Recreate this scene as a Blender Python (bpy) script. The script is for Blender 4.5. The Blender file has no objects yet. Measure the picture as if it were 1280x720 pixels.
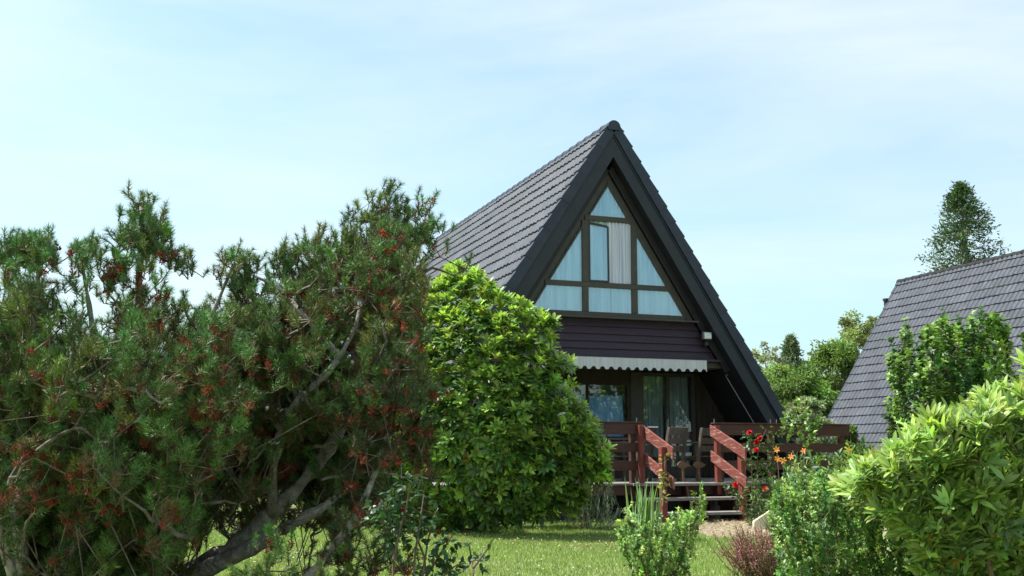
import bpy, math, random
import numpy as np
from math import radians as R, sin, cos, pi
rng = np.random.default_rng(7)
random.seed(7)
scene = bpy.context.scene
COL = scene.collection

# ------------------------------------------------------------------ camera
# world axes: x along the gable of the main house, y towards its back, z up, lawn at z = 0
CAM = np.array([-8.399, -17.629, 1.05]); YAW, PIT, FPX = .348, .152, 1349.74
cd = bpy.data.cameras.new('camera'); cam = bpy.data.objects.new('camera', cd); COL.objects.link(cam)
cam.location = CAM; cam.rotation_euler = (pi/2 + PIT, 0, -YAW)
cd.sensor_width = 36; cd.lens = 36 * FPX / 1280; cd.clip_end = 3000; cd.clip_start = .05
scene.camera = cam

def ray(px, py):
    px = np.asarray(px, float); py = np.asarray(py, float)
    u = (px - 640) / FPX; v = -(py - 360) / FPX
    c, s = cos(PIT), sin(PIT); b = c - v*s; z = s + v*c
    return np.stack([u*cos(YAW) + b*sin(YAW), -u*sin(YAW) + b*cos(YAW), z], -1), b
def at(px, py, D):
    d, b = ray(px, py); return CAM + d * (np.asarray(D) / b)[..., None]
def gnd(px, py):
    d, b = ray(px, py); return CAM + d * (-CAM[2] / d[2])
def floor_at(px, D, z=0.):
    """point on the level z that stands D metres ahead of the lens, px across"""
    p = at(px, 560, D); p = np.array(p); p[2] = z; return p

# ------------------------------------------------------------------ object helpers
ORI = {}
def tag(o, label=None, cat=None, group=None, kind=None):
    if label: o['label'] = label
    if cat: o['category'] = cat
    if group: o['group'] = group
    if kind: o['kind'] = kind
    return o
def thing(name, label, cat, loc=(0, 0, 0), group=None):
    o = bpy.data.objects.new(name, None); COL.objects.link(o); o.location = loc
    o.empty_display_size = .2
    ORI[o.name] = np.array(loc, float)
    return tag(o, label, cat, group)
def link_mesh(name, V, loops, starts, totals, mat, parent=None, cols=None, smooth=False):
    V = np.asarray(V, float)
    org = ORI.get(parent.name, np.zeros(3)) if parent is not None else np.zeros(3)
    me = bpy.data.meshes.new(name)
    me.vertices.add(len(V)); me.vertices.foreach_set('co', (V - org).astype(np.float32).ravel())
    me.loops.add(len(loops)); me.loops.foreach_set('vertex_index', np.asarray(loops, np.int32))
    me.polygons.add(len(starts)); me.polygons.foreach_set('loop_start', np.asarray(starts, np.int32))
    me.polygons.foreach_set('loop_total', np.asarray(totals, np.int32))
    me.polygons.foreach_set('use_smooth', np.full(len(starts), bool(smooth)))
    me.update(calc_edges=True)
    if cols is not None:
        a = me.color_attributes.new('tint', 'FLOAT_COLOR', 'POINT')
        c = np.ones((len(V), 4), np.float32); c[:, :3] = cols; a.data.foreach_set('color', c.ravel())
    me.materials.append(mat)
    o = bpy.data.objects.new(name, me); COL.objects.link(o)
    if parent is not None: o.parent = parent; ORI[o.name] = org
    return o
class MB:
    """collects simple shapes, then links them as one mesh"""
    def __init__(s): s.V = []; s.F = []; s.n = 0
    def add(s, V, F):
        V = np.asarray(V, float); s.V.append(V); s.F += [[i + s.n for i in f] for f in F]; s.n += len(V); return s
    def box(s, a, b):
        x0, y0, z0 = a; x1, y1, z1 = b
        return s.add([(x0,y0,z0),(x1,y0,z0),(x1,y1,z0),(x0,y1,z0),(x0,y0,z1),(x1,y0,z1),(x1,y1,z1),(x0,y1,z1)],
                     [(0,3,2,1),(4,5,6,7),(0,1,5,4),(1,2,6,5),(2,3,7,6),(3,0,4,7)])
    def prism(s, poly, y0, y1):
        """outline in x,z pushed from y0 to y1 (outline counter-clockwise seen from -y)"""
        n = len(poly); V = [(x, y0, z) for x, z in poly] + [(x, y1, z) for x, z in poly]
        F = [tuple(range(n)), tuple(range(2*n-1, n-1, -1))] + [(i, i+n, (i+1) % n + n, (i+1) % n) for i in range(n)]
        return s.add(V, F)
    def prismx(s, poly, x0, x1):
        """outline in y,z pushed from x0 to x1"""
        n = len(poly); V = [(x0, y, z) for y, z in poly] + [(x1, y, z) for y, z in poly]
        F = [tuple(range(n)), tuple(range(2*n-1, n-1, -1))] + [(i, i+n, (i+1) % n + n, (i+1) % n) for i in range(n)]
        return s.add(V, F)
    def tube(s, pts, rad, n=8, cap=True):
        pts = np.asarray(pts, float); m = len(pts); rad = np.broadcast_to(rad, (m,))
        T = np.gradient(pts, axis=0); T /= np.linalg.norm(T, axis=1)[:, None] + 1e-9
        up = np.array([0, 0, 1.]) if abs(T[0][2]) < .9 else np.array([1., 0, 0])
        a = np.arange(n) * 2*pi / n; V = []
        u = np.cross(T[0], up); u /= np.linalg.norm(u)
        for i in range(m):
            u = u - T[i] * (u @ T[i]); u /= np.linalg.norm(u) + 1e-9; w = np.cross(T[i], u)
            V.append(pts[i] + rad[i] * (np.cos(a)[:, None]*u + np.sin(a)[:, None]*w))
        F = [(i*n+k, i*n+(k+1) % n, (i+1)*n+(k+1) % n, (i+1)*n+k) for i in range(m-1) for k in range(n)]
        if cap: F += [tuple(range(n-1, -1, -1)), tuple((m-1)*n + k for k in range(n))]
        return s.add(np.concatenate(V), F)
    def build(s, name, mat, parent=None, smooth=False, bevel=0, cols=None):
        lo = [i for f in s.F for i in f]; to = [len(f) for f in s.F]; st = np.concatenate([[0], np.cumsum(to)[:-1]])
        o = link_mesh(name, np.concatenate(s.V), lo, st, to, mat, parent, cols, smooth)
        if bevel:
            b = o.modifiers.new('bevel', 'BEVEL'); b.width = bevel; b.segments = 2; b.limit_method = 'ANGLE'
        return o

# ------------------------------------------------------------------ materials
def newmat(name):
    m = bpy.data.materials.new(name); m.use_nodes = True; nt = m.node_tree; nt.nodes.clear()
    return m, nt, nt.nodes.new, nt.links.new
def mat_var(name, c1, c2, scale=4, stretch=(1, 1, 1), rough=.6, bump=.0, bscale=None, spec=.4, c3=None, s3=1., t3=(.55, .7), detail=6, metal=0, lo=.35, hi=.65):
    """two colours mixed by stretched noise, a third one in worn or dirty patches, bump"""
    m, nt, N, L = newmat(name)
    out = N('ShaderNodeOutputMaterial'); p = N('ShaderNodeBsdfPrincipled'); L(p.outputs[0], out.inputs[0])
    tc = N('ShaderNodeTexCoord'); mp = N('ShaderNodeMapping'); L(tc.outputs['Object'], mp.inputs[0]); mp.inputs['Scale'].default_value = stretch
    n = N('ShaderNodeTexNoise'); n.inputs['Scale'].default_value = scale; n.inputs['Detail'].default_value = detail; n.inputs['Roughness'].default_value = .65
    L(mp.outputs[0], n.inputs[0])
    r = N('ShaderNodeValToRGB'); r.color_ramp.elements[0].position = lo; r.color_ramp.elements[1].position = hi
    r.color_ramp.elements[0].color = (*c1, 1); r.color_ramp.elements[1].color = (*c2, 1); L(n.outputs[0], r.inputs[0])
    col = r.outputs[0]
    if c3 is not None:
        n3 = N('ShaderNodeTexNoise'); n3.inputs['Scale'].default_value = s3; n3.inputs['Detail'].default_value = 8; n3.inputs['Roughness'].default_value = .7
        L(mp.outputs[0], n3.inputs[0])
        r3 = N('ShaderNodeValToRGB'); r3.color_ramp.elements[0].position = t3[0]; r3.color_ramp.elements[1].position = t3[1]; L(n3.outputs[0], r3.inputs[0])
        mx = N('ShaderNodeMixRGB'); L(r3.outputs[0], mx.inputs[0]); L(col, mx.inputs[1]); mx.inputs[2].default_value = (*c3, 1); col = mx.outputs[0]
    L(col, p.inputs['Base Color']); p.inputs['Roughness'].default_value = rough; p.inputs['Specular IOR Level'].default_value = spec
    p.inputs['Metallic'].default_value = metal
    if bump:
        b = N('ShaderNodeBump'); b.inputs['Strength'].default_value = bump; b.inputs['Distance'].default_value = .02
        n2 = N('ShaderNodeTexNoise'); n2.inputs['Scale'].default_value = bscale or scale*3; n2.inputs['Detail'].default_value = 8
        L(mp.outputs[0], n2.inputs[0]); L(n2.outputs[0], b.inputs['Height']); L(b.outputs[0], p.inputs['Normal'])
    return m
def mat_leaf(name, trans=.3, rough=.45, spec=.4, gain=1.):
    """leaf colour comes from the per-leaf tint; thin enough for light to pass"""
    m, nt, N, L = newmat(name)
    out = N('ShaderNodeOutputMaterial'); p = N('ShaderNodeBsdfPrincipled'); t = N('ShaderNodeBsdfTranslucent'); mx = N('ShaderNodeMixShader')
    a = N('ShaderNodeAttribute'); a.attribute_name = 'tint'
    g = N('ShaderNodeMixRGB'); g.blend_type = 'MULTIPLY'; g.inputs[0].default_value = 1; g.inputs[2].default_value = (gain, gain, gain, 1)
    L(a.outputs[0], g.inputs[1]); L(g.outputs[0], p.inputs['Base Color'])
    g2 = N('ShaderNodeMixRGB'); g2.blend_type = 'MULTIPLY'; g2.inputs[0].default_value = 1; g2.inputs[2].default_value = (1.35, 1.5, .7, 1)
    L(g.outputs[0], g2.inputs[1]); L(g2.outputs[0], t.inputs[0])
    p.inputs['Roughness'].default_value = rough; p.inputs['Specular IOR Level'].default_value = spec
    mx.inputs[0].default_value = trans; L(p.outputs[0], mx.inputs[1]); L(t.outputs[0], mx.inputs[2]); L(mx.outputs[0], out.inputs[0])
    return m
M = {}
M['leaf'] = mat_leaf('leaf', .3, .45)
M['gloss_leaf'] = mat_leaf('gloss_leaf', .32, .42, .42)
M['needle'] = mat_leaf('needle', .03, .5, .35)
M['grass'] = mat_leaf('grass_blade', .35, .5, .3)
M['petal'] = mat_leaf('petal', .35, .5, .3)
M['far_leaf'] = mat_leaf('far_leaf', .3, .6, .2)
M['bark'] = mat_var('pine_bark', (.17, .15, .13), (.36, .33, .29), 14, (1, 1, 1), .9, .8, 40, .1, c3=(.44, .43, .39), s3=13, t3=(.52, .66))
M['limb'] = mat_var('pine_limb', (.085, .07, .055), (.2, .175, .145), 18, (1, 1, 1), .9, .6, 50, .1)
M['dead_wood'] = mat_var('dead_wood', (.22, .2, .17), (.42, .39, .34), 30, (1, 1, 1), .85, .5, 60, .1)
M['twig'] = mat_var('twig', (.09, .06, .035), (.16, .11, .07), 20, rough=.8)
M['cone'] = mat_leaf('cone', .05, .7, .2)
M['tile'] = mat_var('roof_tile', (.070, .076, .096), (.105, .110, .132), 1.6, (1, 1, 1), .62, .15, 60, .25, c3=(.12, .12, .125), s3=3, t3=(.5, .75))
M['tile'] = None
def tile_mat():
    m = mat_var('roof_tile', (.028, .034, .049), (.046, .053, .072), 1.1, (1, 1, 1), .6, .2, 60, .28, c3=(.075, .080, .084), s3=6, t3=(.52, .72))
    nt = m.node_tree; p = [n for n in nt.nodes if n.type == 'BSDF_PRINCIPLED'][0]; src = p.inputs['Base Color'].links[0].from_socket
    at_ = nt.nodes.new('ShaderNodeAttribute'); at_.attribute_name = 'tint'; mx = nt.nodes.new('ShaderNodeMixRGB'); mx.blend_type = 'MULTIPLY'; mx.inputs[0].default_value = 1
    nt.links.new(src, mx.inputs[1]); nt.links.new(at_.outputs[0], mx.inputs[2]); nt.links.new(mx.outputs[0], p.inputs['Base Color']); return m
M['tile'] = tile_mat()
M['verge'] = mat_var('verge_tile', (.014, .020, .037), (.024, .031, .050), 5, rough=.45, bump=.1)
M['barge'] = mat_var('barge_paint', (.012, .015, .023), (.020, .023, .033), 3, (1, 1, 1), .5, .15, 40, c3=(.03, .031, .036), s3=14, t3=(.6, .72))
M['soffit'] = mat_var('soffit_paint', (.013, .012, .016), (.021, .019, .023), 4, rough=.6, bump=.2)
M['siding'] = mat_var('siding_paint', (.028, .013, .027), (.042, .021, .038), 3, (1, 4, 8), .5, .25, 20, c3=(.05, .034, .05), s3=5, t3=(.55, .75))
M['frame'] = mat_var('window_frame', (.045, .038, .030), (.062, .053, .042), 6, rough=.55, bump=.15)
M['panel'] = mat_var('wood_panel', (.022, .015, .011), (.045, .030, .020), 4, (6, 6, .6), .7, .3, 30)
M['deck'] = mat_var('deck_board', (.14, .125, .115), (.3, .28, .26), 6, (1, 5, 5), .8, .4, 30)
M['dark_wood'] = mat_var('dark_red_wood', (.05, .02, .016), (.085, .032, .024), 5, (1, 6, 6), .6, .3, 30, c3=(.13, .06, .05), s3=6, t3=(.6, .8))  # darker red than the handrail boards
M['red_wood'] = mat_var('worn_red_wood', (.14, .032, .024), (.21, .055, .042), 5, (1, 1.2, 9), .65, .4, 30, c3=(.42, .27, .23), s3=4, t3=(.52, .66))
M['red_post'] = mat_var('red_post', (.15, .030, .022), (.21, .05, .038), 5, (6, 6, 1), .6, .3, 30, c3=(.36, .18, .15), s3=7, t3=(.58, .75))
M['chair'] = mat_var('weathered_chair_wood', (.07, .055, .045), (.13, .105, .085), 6, (4, 4, 1), .75, .3)
M['tan'] = mat_var('tan_wood', (.10, .06, .035), (.17, .11, .065), 6, rough=.7, bump=.3)
M['cream'] = mat_var('cream_board', (.62, .52, .34), (.72, .64, .46), 5, (2, 2, .5), .7, .2)
M['white'] = mat_var('white_paint', (.7, .7, .7), (.8, .8, .8), 4, rough=.5)
M['metal'] = mat_var('grey_metal', (.2, .2, .2), (.32, .32, .32), 9, rough=.45, metal=.6)
M['black'] = mat_var('black_plastic', (.02, .02, .022), (.035, .035, .036), 5, rough=.5)
M['lamp_glass'] = mat_var('lamp_glass', (.55, .56, .55), (.75, .76, .75), 9, rough=.15, spec=.8)
M['dark_room'] = mat_var('room_wall', (.12, .11, .10), (.16, .15, .13), 3, rough=.9)
def mat_glass(name, tint, refl, rough=.0):
    m, nt, N, L = newmat(name)
    out = N('ShaderNodeOutputMaterial'); t = N('ShaderNodeBsdfTransparent'); g = N('ShaderNodeBsdfGlossy'); mx = N('ShaderNodeMixShader')
    t.inputs[0].default_value = (*tint, 1); g.inputs['Roughness'].default_value = rough
    lw = N('ShaderNodeLayerWeight'); lw.inputs[0].default_value = .5
    pw = N('ShaderNodeMath'); pw.operation = 'POWER'; pw.inputs[1].default_value = 4; L(lw.outputs['Facing'], pw.inputs[0])
    ma = N('ShaderNodeMath'); ma.operation = 'MULTIPLY_ADD'; ma.inputs[1].default_value = .9; ma.inputs[2].default_value = refl
    ma.use_clamp = True; L(pw.outputs[0], ma.inputs[0]); L(ma.outputs[0], mx.inputs[0]); L(t.outputs[0], mx.inputs[1]); L(g.outputs[0], mx.inputs[2]); L(mx.outputs[0], out.inputs[0])
    return m
M['glass_up'] = mat_glass('tinted_glass', (.80, .94, 1.0), .17)
M['glass_low'] = mat_glass('clear_glass', (.9, .95, .98), .09)
def mat_curtain(name, c1, c2, sx=30):
    m, nt, N, L = newmat(name)
    out = N('ShaderNodeOutputMaterial'); d = N('ShaderNodeBsdfDiffuse'); t = N('ShaderNodeBsdfTranslucent'); mx = N('ShaderNodeMixShader')
    tc = N('ShaderNodeTexCoord'); mp = N('ShaderNodeMapping'); mp.inputs['Scale'].default_value = (sx, 1, .5); L(tc.outputs['Object'], mp.inputs[0])
    n = N('ShaderNodeTexNoise'); n.inputs['Scale'].default_value = 1; n.inputs['Detail'].default_value = 3; L(mp.outputs[0], n.inputs[0])
    r = N('ShaderNodeValToRGB'); r.color_ramp.elements[0].color = (*c1, 1); r.color_ramp.elements[1].color = (*c2, 1)  # darker stripes put the shade of the folds into the cloth colour
    r.color_ramp.elements[0].position = .35; r.color_ramp.elements[1].position = .65
    L(n.outputs[0], r.inputs[0]); L(r.outputs[0], d.inputs[0]); L(r.outputs[0], t.inputs[0]); mx.inputs[0].default_value = .25
    L(d.outputs[0], mx.inputs[1]); L(t.outputs[0], mx.inputs[2]); L(mx.outputs[0], out.inputs[0]); return m
M['curtain'] = mat_curtain('sheer_curtain', (.50, .72, .80), (.95, 1, 1.0), 11)  # white cloth coloured cyan for the sky reflected in the panes
M['curtain_white'] = mat_curtain('white_lace_curtain', (.58, .60, .80), (.92, .94, 1), 34)
M['curtain_skylit'] = mat_curtain('skylit_curtain', (.30, .58, .92), (.46, .76, 1.0), 22)  # blue of the sky and its reflection put into the cloth colour
M['lace'] = mat_curtain('old_lace', (.26, .29, .26), (.60, .64, .60), 40)
def mat_awning():
    m, nt, N, L = newmat('awning_cloth')
    out = N('ShaderNodeOutputMaterial'); d = N('ShaderNodeBsdfDiffuse'); t = N('ShaderNodeBsdfTranslucent'); mx = N('ShaderNodeMixShader'); mx.inputs[0].default_value = .42
    tc = N('ShaderNodeTexCoord'); mp = N('ShaderNodeMapping'); mp.inputs['Scale'].default_value = (9, .1, .2); L(tc.outputs['Object'], mp.inputs[0])
    n = N('ShaderNodeTexNoise'); n.inputs['Scale'].default_value = 1; n.inputs['Detail'].default_value = 1; L(mp.outputs[0], n.inputs[0])
    r = N('ShaderNodeValToRGB'); cr = r.color_ramp; cr.interpolation = 'CONSTANT'
    cr.elements[0].color = (.93, .93, .96, 1); cr.elements[1].color = (.8, .84, .78, 1); cr.elements[1].position = .42
    for q, c in ((.48, (.93, .88, .94)), (.54, (.95, .95, .96)), (.6, (.88, .94, .96))):
        e = cr.elements.new(q); e.color = (*c, 1)
    L(n.outputs[0], r.inputs[0])
    n2 = N('ShaderNodeTexNoise'); n2.inputs['Scale'].default_value = 9; n2.inputs['Detail'].default_value = 8; L(tc.outputs['Object'], n2.inputs[0])
    sp = N('ShaderNodeSeparateXYZ'); L(tc.outputs['Object'], sp.inputs[0])
    mr = N('ShaderNodeMapRange'); mr.inputs[1].default_value = -.03; mr.inputs[2].default_value = .0; L(sp.outputs[2], mr.inputs[0])
    mu = N('ShaderNodeMath'); mu.operation = 'MULTIPLY'; L(mr.outputs[0], mu.inputs[0]); L(n2.outputs[0], mu.inputs[1])
    mo = N('ShaderNodeMixRGB'); L(mu.outputs[0], mo.inputs[0]); L(r.outputs[0], mo.inputs[1]); mo.inputs[2].default_value = (.62, .64, .50, 1)
    L(mo.outputs[0], d.inputs[0]); L(mo.outputs[0], t.inputs[0]); L(d.outputs[0], mx.inputs[1]); L(t.outputs[0], mx.inputs[2]); L(mx.outputs[0], out.inputs[0]); return m
M['awning'] = mat_awning()

# ------------------------------------------------------------------ light, sky
SUN_D = np.array([-.86, .50]); SUN_D /= np.linalg.norm(SUN_D); ELEV = R(57)
s_dir = np.array([SUN_D[0]*cos(ELEV), SUN_D[1]*cos(ELEV), sin(ELEV)])
def build_light():
    from mathutils import Vector
    w = bpy.data.worlds.new('World'); scene.world = w; w.use_nodes = True; nt = w.node_tree; nt.nodes.clear(); N = nt.nodes.new; L = nt.links.new
    out = N('ShaderNodeOutputWorld'); bg = N('ShaderNodeBackground'); bg.inputs[1].default_value = .11; L(bg.outputs[0], out.inputs[0])
    sky = N('ShaderNodeTexSky'); sky.sky_type = 'NISHITA'; sky.sun_disc = False; sky.sun_elevation = ELEV
    sky.sun_rotation = math.atan2(s_dir[0], s_dir[1]); sky.air_density = 1.0; sky.dust_density = 2.2; sky.ozone_density = .0
    # thin veils of cloud, drawn on the direction of view
    tc = N('ShaderNodeTexCoord'); mp = N('ShaderNodeMapping'); mp.inputs['Scale'].default_value = (1, 1, 4.5); mp.inputs['Location'].default_value = (1.3, .4, .2)
    mp.inputs['Rotation'].default_value = (0, R(9), 0)
    L(tc.outputs['Generated'], mp.inputs[0])
    n = N('ShaderNodeTexNoise'); n.inputs['Scale'].default_value = 1.5; n.inputs['Detail'].default_value = 9; n.inputs['Roughness'].default_value = .55; n.inputs['Distortion'].default_value = .4
    L(mp.outputs[0], n.inputs[0])
    r = N('ShaderNodeValToRGB'); r.color_ramp.elements[0].position = .34; r.color_ramp.elements[1].position = .78
    r.color_ramp.elements[0].color = (.20, .20, .20, 1); r.color_ramp.elements[1].color = (.88, .88, .88, 1); L(n.outputs[0], r.inputs[0])
    mx = N('ShaderNodeMixRGB'); L(r.outputs[0], mx.inputs[0]); hz = N('ShaderNodeMixRGB'); hz.blend_type = 'MULTIPLY'; hz.inputs[0].default_value = 1; hz.inputs[2].default_value = (.93, 1.2, 1.16, 1); L(sky.outputs[0], hz.inputs[1]); L(hz.outputs[0], mx.inputs[1]); mx.inputs[2].default_value = (5.0, 5.5, 5.6, 1)
    L(mx.outputs[0], bg.inputs[0])
    ld = bpy.data.lights.new('sun', 'SUN'); ld.energy = 5.0; ld.angle = R(.53); ld.color = (1, .955, .885)
    lo = bpy.data.objects.new('sun', ld); COL.objects.link(lo)
    lo.rotation_euler = Vector(s_dir).to_track_quat('Z', 'Y').to_euler()
    vs = scene.view_settings; vs.view_transform = 'Standard'; vs.look = 'None'; vs.gamma = 1; vs.exposure = .88; vs.use_curve_mapping = False
build_light()

# ------------------------------------------------------------------ the house (gabled A-frame)
SL = 1.562; A = math.atan(SL); cA, sA = cos(A), sin(A); HZ = 7.25; LEN = 11.47
def sp(side, s, t, H=HZ):
    """point of a roof slope: s metres down from the ridge, t metres in from the tile face -> x,z"""
    return side * (s*cA - t*sA), H - s*sA - t*cA
def slopebox(mb, side, s0, s1, t0, t1, y0, y1, H=HZ):
    # s0 None: mitred on the centre line of the gable
    a, b = (s0, s0) if s0 is not None else (t0*sA/cA, t1*sA/cA)
    P = [sp(side, a, t0, H), sp(side, s1, t0, H), sp(side, s1, t1, H), sp(side, b, t1, H)]
    if side > 0: P = P[::-1]
    mb.prism(P, y0, y1)
def xat(z, t): return (HZ - z)/SL - t/sA          # half width at height z, t in from the tile face
def tiles(side, H, length, smax, name, parent, gauge=.324, tw=.191, per=8):
    """interlocking pan tiles as real relief: waves across, a lip at each course"""
    nc = int(round(length / tw)); ys = np.linspace(0, length, nc*per + 1)
    ph = (ys / (length/nc)) % 1
    wave = .030*(np.abs(np.sin(pi*ph))**.55) - .014
    nr = int(smax / gauge); V = []; F = []; n = len(ys); row = 0
    jit = np.repeat(rng.normal(0, .0028, (nr, nc//2)).repeat(2, axis=1)[:, :nc] if nc % 2 == 0 else rng.normal(0, .0028, (nr, nc)), per, axis=1); jit = np.concatenate([jit, jit[:, -1:]], 1)
    rows = []
    for k in range(nr):
        s0, s1 = k*gauge + .10*(k == 0), (k+1)*gauge + .03
        lift = wave + jit[k]
        sj = rng.normal(0, .004, n//per + 2).repeat(per)[:n]
        for s, t in ((s0, .022), (s0 + (s1-s0)*.5, .006), (s1 - .012 + sj, -.012), (s1 + sj, -.009), (s1 + sj, .022)):
            s = np.broadcast_to(s, (n,)); tt = t - lift
            if isinstance(t, float) and t == .022 and s0 != s[0]: tt = .02 - lift*.9
            x = side*(s*cA - tt*sA); z = H - s*sA - tt*cA
            rows.append(np.stack([x, ys, z], 1))
    V = np.concatenate(rows)
    tc_ = np.exp(rng.normal(0, .10, (nr, (nc+1)//2+1))).repeat(2, axis=1)[:, :nc].repeat(per, axis=1); tc_ = np.concatenate([tc_, tc_[:, -1:]], 1)
    cols = np.repeat(tc_, 5, axis=0).reshape(-1, 1)*np.ones((1, 3)); idx = np.arange(n-1)
    faces = []
    for k in range(nr):
        for j in range(4):
            a = (k*5+j)*n + idx; b = a + n
            q = np.stack([a, a+1, b+1, b], 1) if side > 0 else np.stack([a, b, b+1, a+1], 1)
            faces.append(q)
    Fq = np.concatenate(faces)
    return link_mesh(name, V, Fq.ravel(), np.arange(len(Fq))*4, np.full(len(Fq), 4), M['tile'], parent, cols)
def transform_children(root, rotz, loc):
    root.rotation_euler = (0, 0, rotz); root.location = loc

def roof_set(root, H, length, smax, gauge=.324):
    for side in (-1, 1):
        tiles(side, H, length, smax, 'roof_tiles', root, gauge)
        mb = MB(); slopebox(mb, side, None, smax, .05, .30, .06, length-.02, H); rf = mb.build('roof_slab', M['soffit'], root)
    mb = MB(); nr = int(smax/gauge)
    for side in (-1, 1):
        for yy in (-.035, length-.06):
            mb = MB()
            for k in range(nr):
                a = .13*(k == 0)
                # each verge tile is canted so its lower end laps over the next
                P = [sp(side, k*gauge + a, -.008, H), sp(side, (k+1)*gauge + .02, -.034, H), sp(side, (k+1)*gauge + .02, .168, H), sp(side, k*gauge + a, .17, H)]
                if side > 0: P = P[::-1]
                yo = -.012*(k % 2) if yy < 0 else 0
                mb.prism(P, yy + yo*.5 - .0007*k, yy + .10)
                if yy > 0: continue
                Q = [sp(side, (k+1)*gauge - .03, -.036, H), sp(side, (k+1)*gauge + .02, -.037, H), sp(side, (k+1)*gauge + .02, .0, H), sp(side, (k+1)*gauge - .03, .0, H)]
                if side > 0: Q = Q[::-1]
                mb.prism(Q, yy - .004, yy + .21)
            mb.build('verge_tiles', M['verge'], root, bevel=.004)
    mb = MB(); m = int(length/.36); a = np.linspace(-.15*pi, 1.15*pi, 13)
    for k in range(m):
        y0 = -.06 + k*(length+.08)/m; y1 = y0 + (length+.08)/m + .04
        for (ya, yb, ra, rb) in ((y0, y1-.05, .128, .134), (y1-.05, y1, .142, .142)):
            V = [(r*cos(t), y, H - .20 + r*sin(t)) for y, r in ((ya, ra), (yb, rb)) for t in a]
            n = len(a); mb.add(V, [(i, i+n, i+n+1, i+1) for i in range(n-1)] + [tuple(range(n-1, -1, -1)), tuple(range(n, 2*n))])
    mb.build('ridge_tiles', M['verge'] if H == HZ else M['tile'], root)

house = thing('a_frame_house', 'dark A-frame house with steep grey tiled roof and triangular gable window behind the deck', 'house', (0, 0, 0))
SM = 8.45
roof_set(house, HZ, LEN, SM)
for side in (-1, 1):
    mb = MB(); slopebox(mb, side, None, SM-.05, .174, .205, -.012, .055); slopebox(mb, side, None, SM-.05, .209, .41, .0, .05)
    mb.build('barge_board', M['barge'], house)
# soffit between the barge board and the gable, and the long ceiling lining below the slope
for side in (-1, 1):
    mb = MB(); slopebox(mb, side, .5, (HZ-2.84)/sA, .302, .409, .052, .70)
    slopebox(mb, side, .5, (HZ-2.84)/sA, .41, .53, .22, .25)
    mb.build('soffit', M['soffit'], house)
    mb = MB(); slopebox(mb, side, (HZ-2.84)/sA+.003, SM-.1, .302, .40, .052, 1.5)
    mb.build('porch_lining', M['soffit'], house)
# lapped siding under the window: five boards
mb = MB()
zb = [2.80, 2.945, 3.08, 3.215, 3.35, 3.475]
for k in range(5):
    z0, z1 = zb[k], zb[k+1] + .012
    xl0, xl1 = xat(z0, .53), xat(z1, .53)
    V = [(-xl0, .285, z0), (xl0, .285, z0), (xl1, .318, z1), (-xl1, .318, z1), (-xl0, .36, z0), (xl0, .36, z0), (xl1, .36, z1), (-xl1, .36, z1)]
    mb.add(V, [(0, 1, 2, 3), (4, 7, 6, 5), (0, 4, 5, 1), (3, 2, 6, 7), (0, 3, 7, 4), (1, 5, 6, 2)])
mb.build('siding', M['siding'], house)
mb = MB(); mb.box((-2.26, .16, 2.755), (2.26, .33, 2.797)); mb.build('drip_board', M['siding'], house, bevel=.005)
mb = MB(); mb.box((-2.5, .37, 2.66), (2.5, LEN-.3, 2.754)); mb.build('upper_floor', M['dark_room'], house)
# window of the gable: outer sloping frame, sill, bars
GA = 6.05                                      # glass apex height
def gx(z, o=0.): return max((GA - z)/SL - o, 0)
YF0, YF1 = .25, .36
win = MB()
for side in (-1, 1):
    P = [(0, GA+.0), (side*gx(3.50), 3.50), (side*xat(3.50, .53), 3.50), (0, HZ - .53/cA)]
    if side < 0: P = P[::-1]
    win.prism(P[::-1], YF0+.03, YF1)
    P = [(0, GA-.0), (side*gx(3.58), 3.58), (side*(gx(3.58)-.04), 3.58), (0, GA-.0625)]
    if side > 0: P = P[::-1]
    win.prism(P[::-1], YF0+.0, YF0+.028)
win.box((-gx(3.6), YF0+.002, 3.51), (gx(3.6), YF1-.003, 3.61))
win.box((-gx(4.06)+.0, YF0+.004, 4.06), (gx(4.06), YF1-.005, 4.16))
win.box((-gx(5.31), YF0+.004, 5.31), (gx(5.31), YF1-.005, 5.41))
for x0 in (-.541, .455):
    win.box((x0, YF0-.004, 3.612), (x0+.12, YF1-.007, 4.058)); win.box((x0, YF0-.004, 4.162), (x0+.12, YF1-.007, 5.308))
gw = win.build('gable_window', M['frame'], house, bevel=.004)
mb = MB(); mb.box((-xat(3.5, .53)-.0, .10, 3.478), (xat(3.5, .53)-.0, YF0-.004, 3.507)); mb.build('sill', M['frame'], gw, bevel=.004)
def pane(poly, y=.268, nm='pane', mt='glass_up', par=None):
    mb = MB(); mb.prism(poly, y, y+.006); return mb.build(nm, M[mt], par or gw)
e = .0
pane([(-gx(5.41), 5.41), (gx(5.41), 5.41), (0, GA)])
for sd in (-1, 1):
    xi = .575 if sd > 0 else .421
    for z0, z1 in ((4.16, 5.31), (3.61, 4.06)):
        top = min(z1, GA - SL*xi) if z1 > 4.5 else z1
        P = [(sd*xi, z0), (sd*gx(z0), z0), (sd*gx(z1) if gx(z1) > xi else sd*xi, top)]
        if gx(z1) > xi: P.append((sd*xi, z1))
        pane(P if sd > 0 else P[::-1])
pane([(-.421, 3.61), (.455, 3.61), (.455, 4.06), (-.421, 4.06)])
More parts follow.
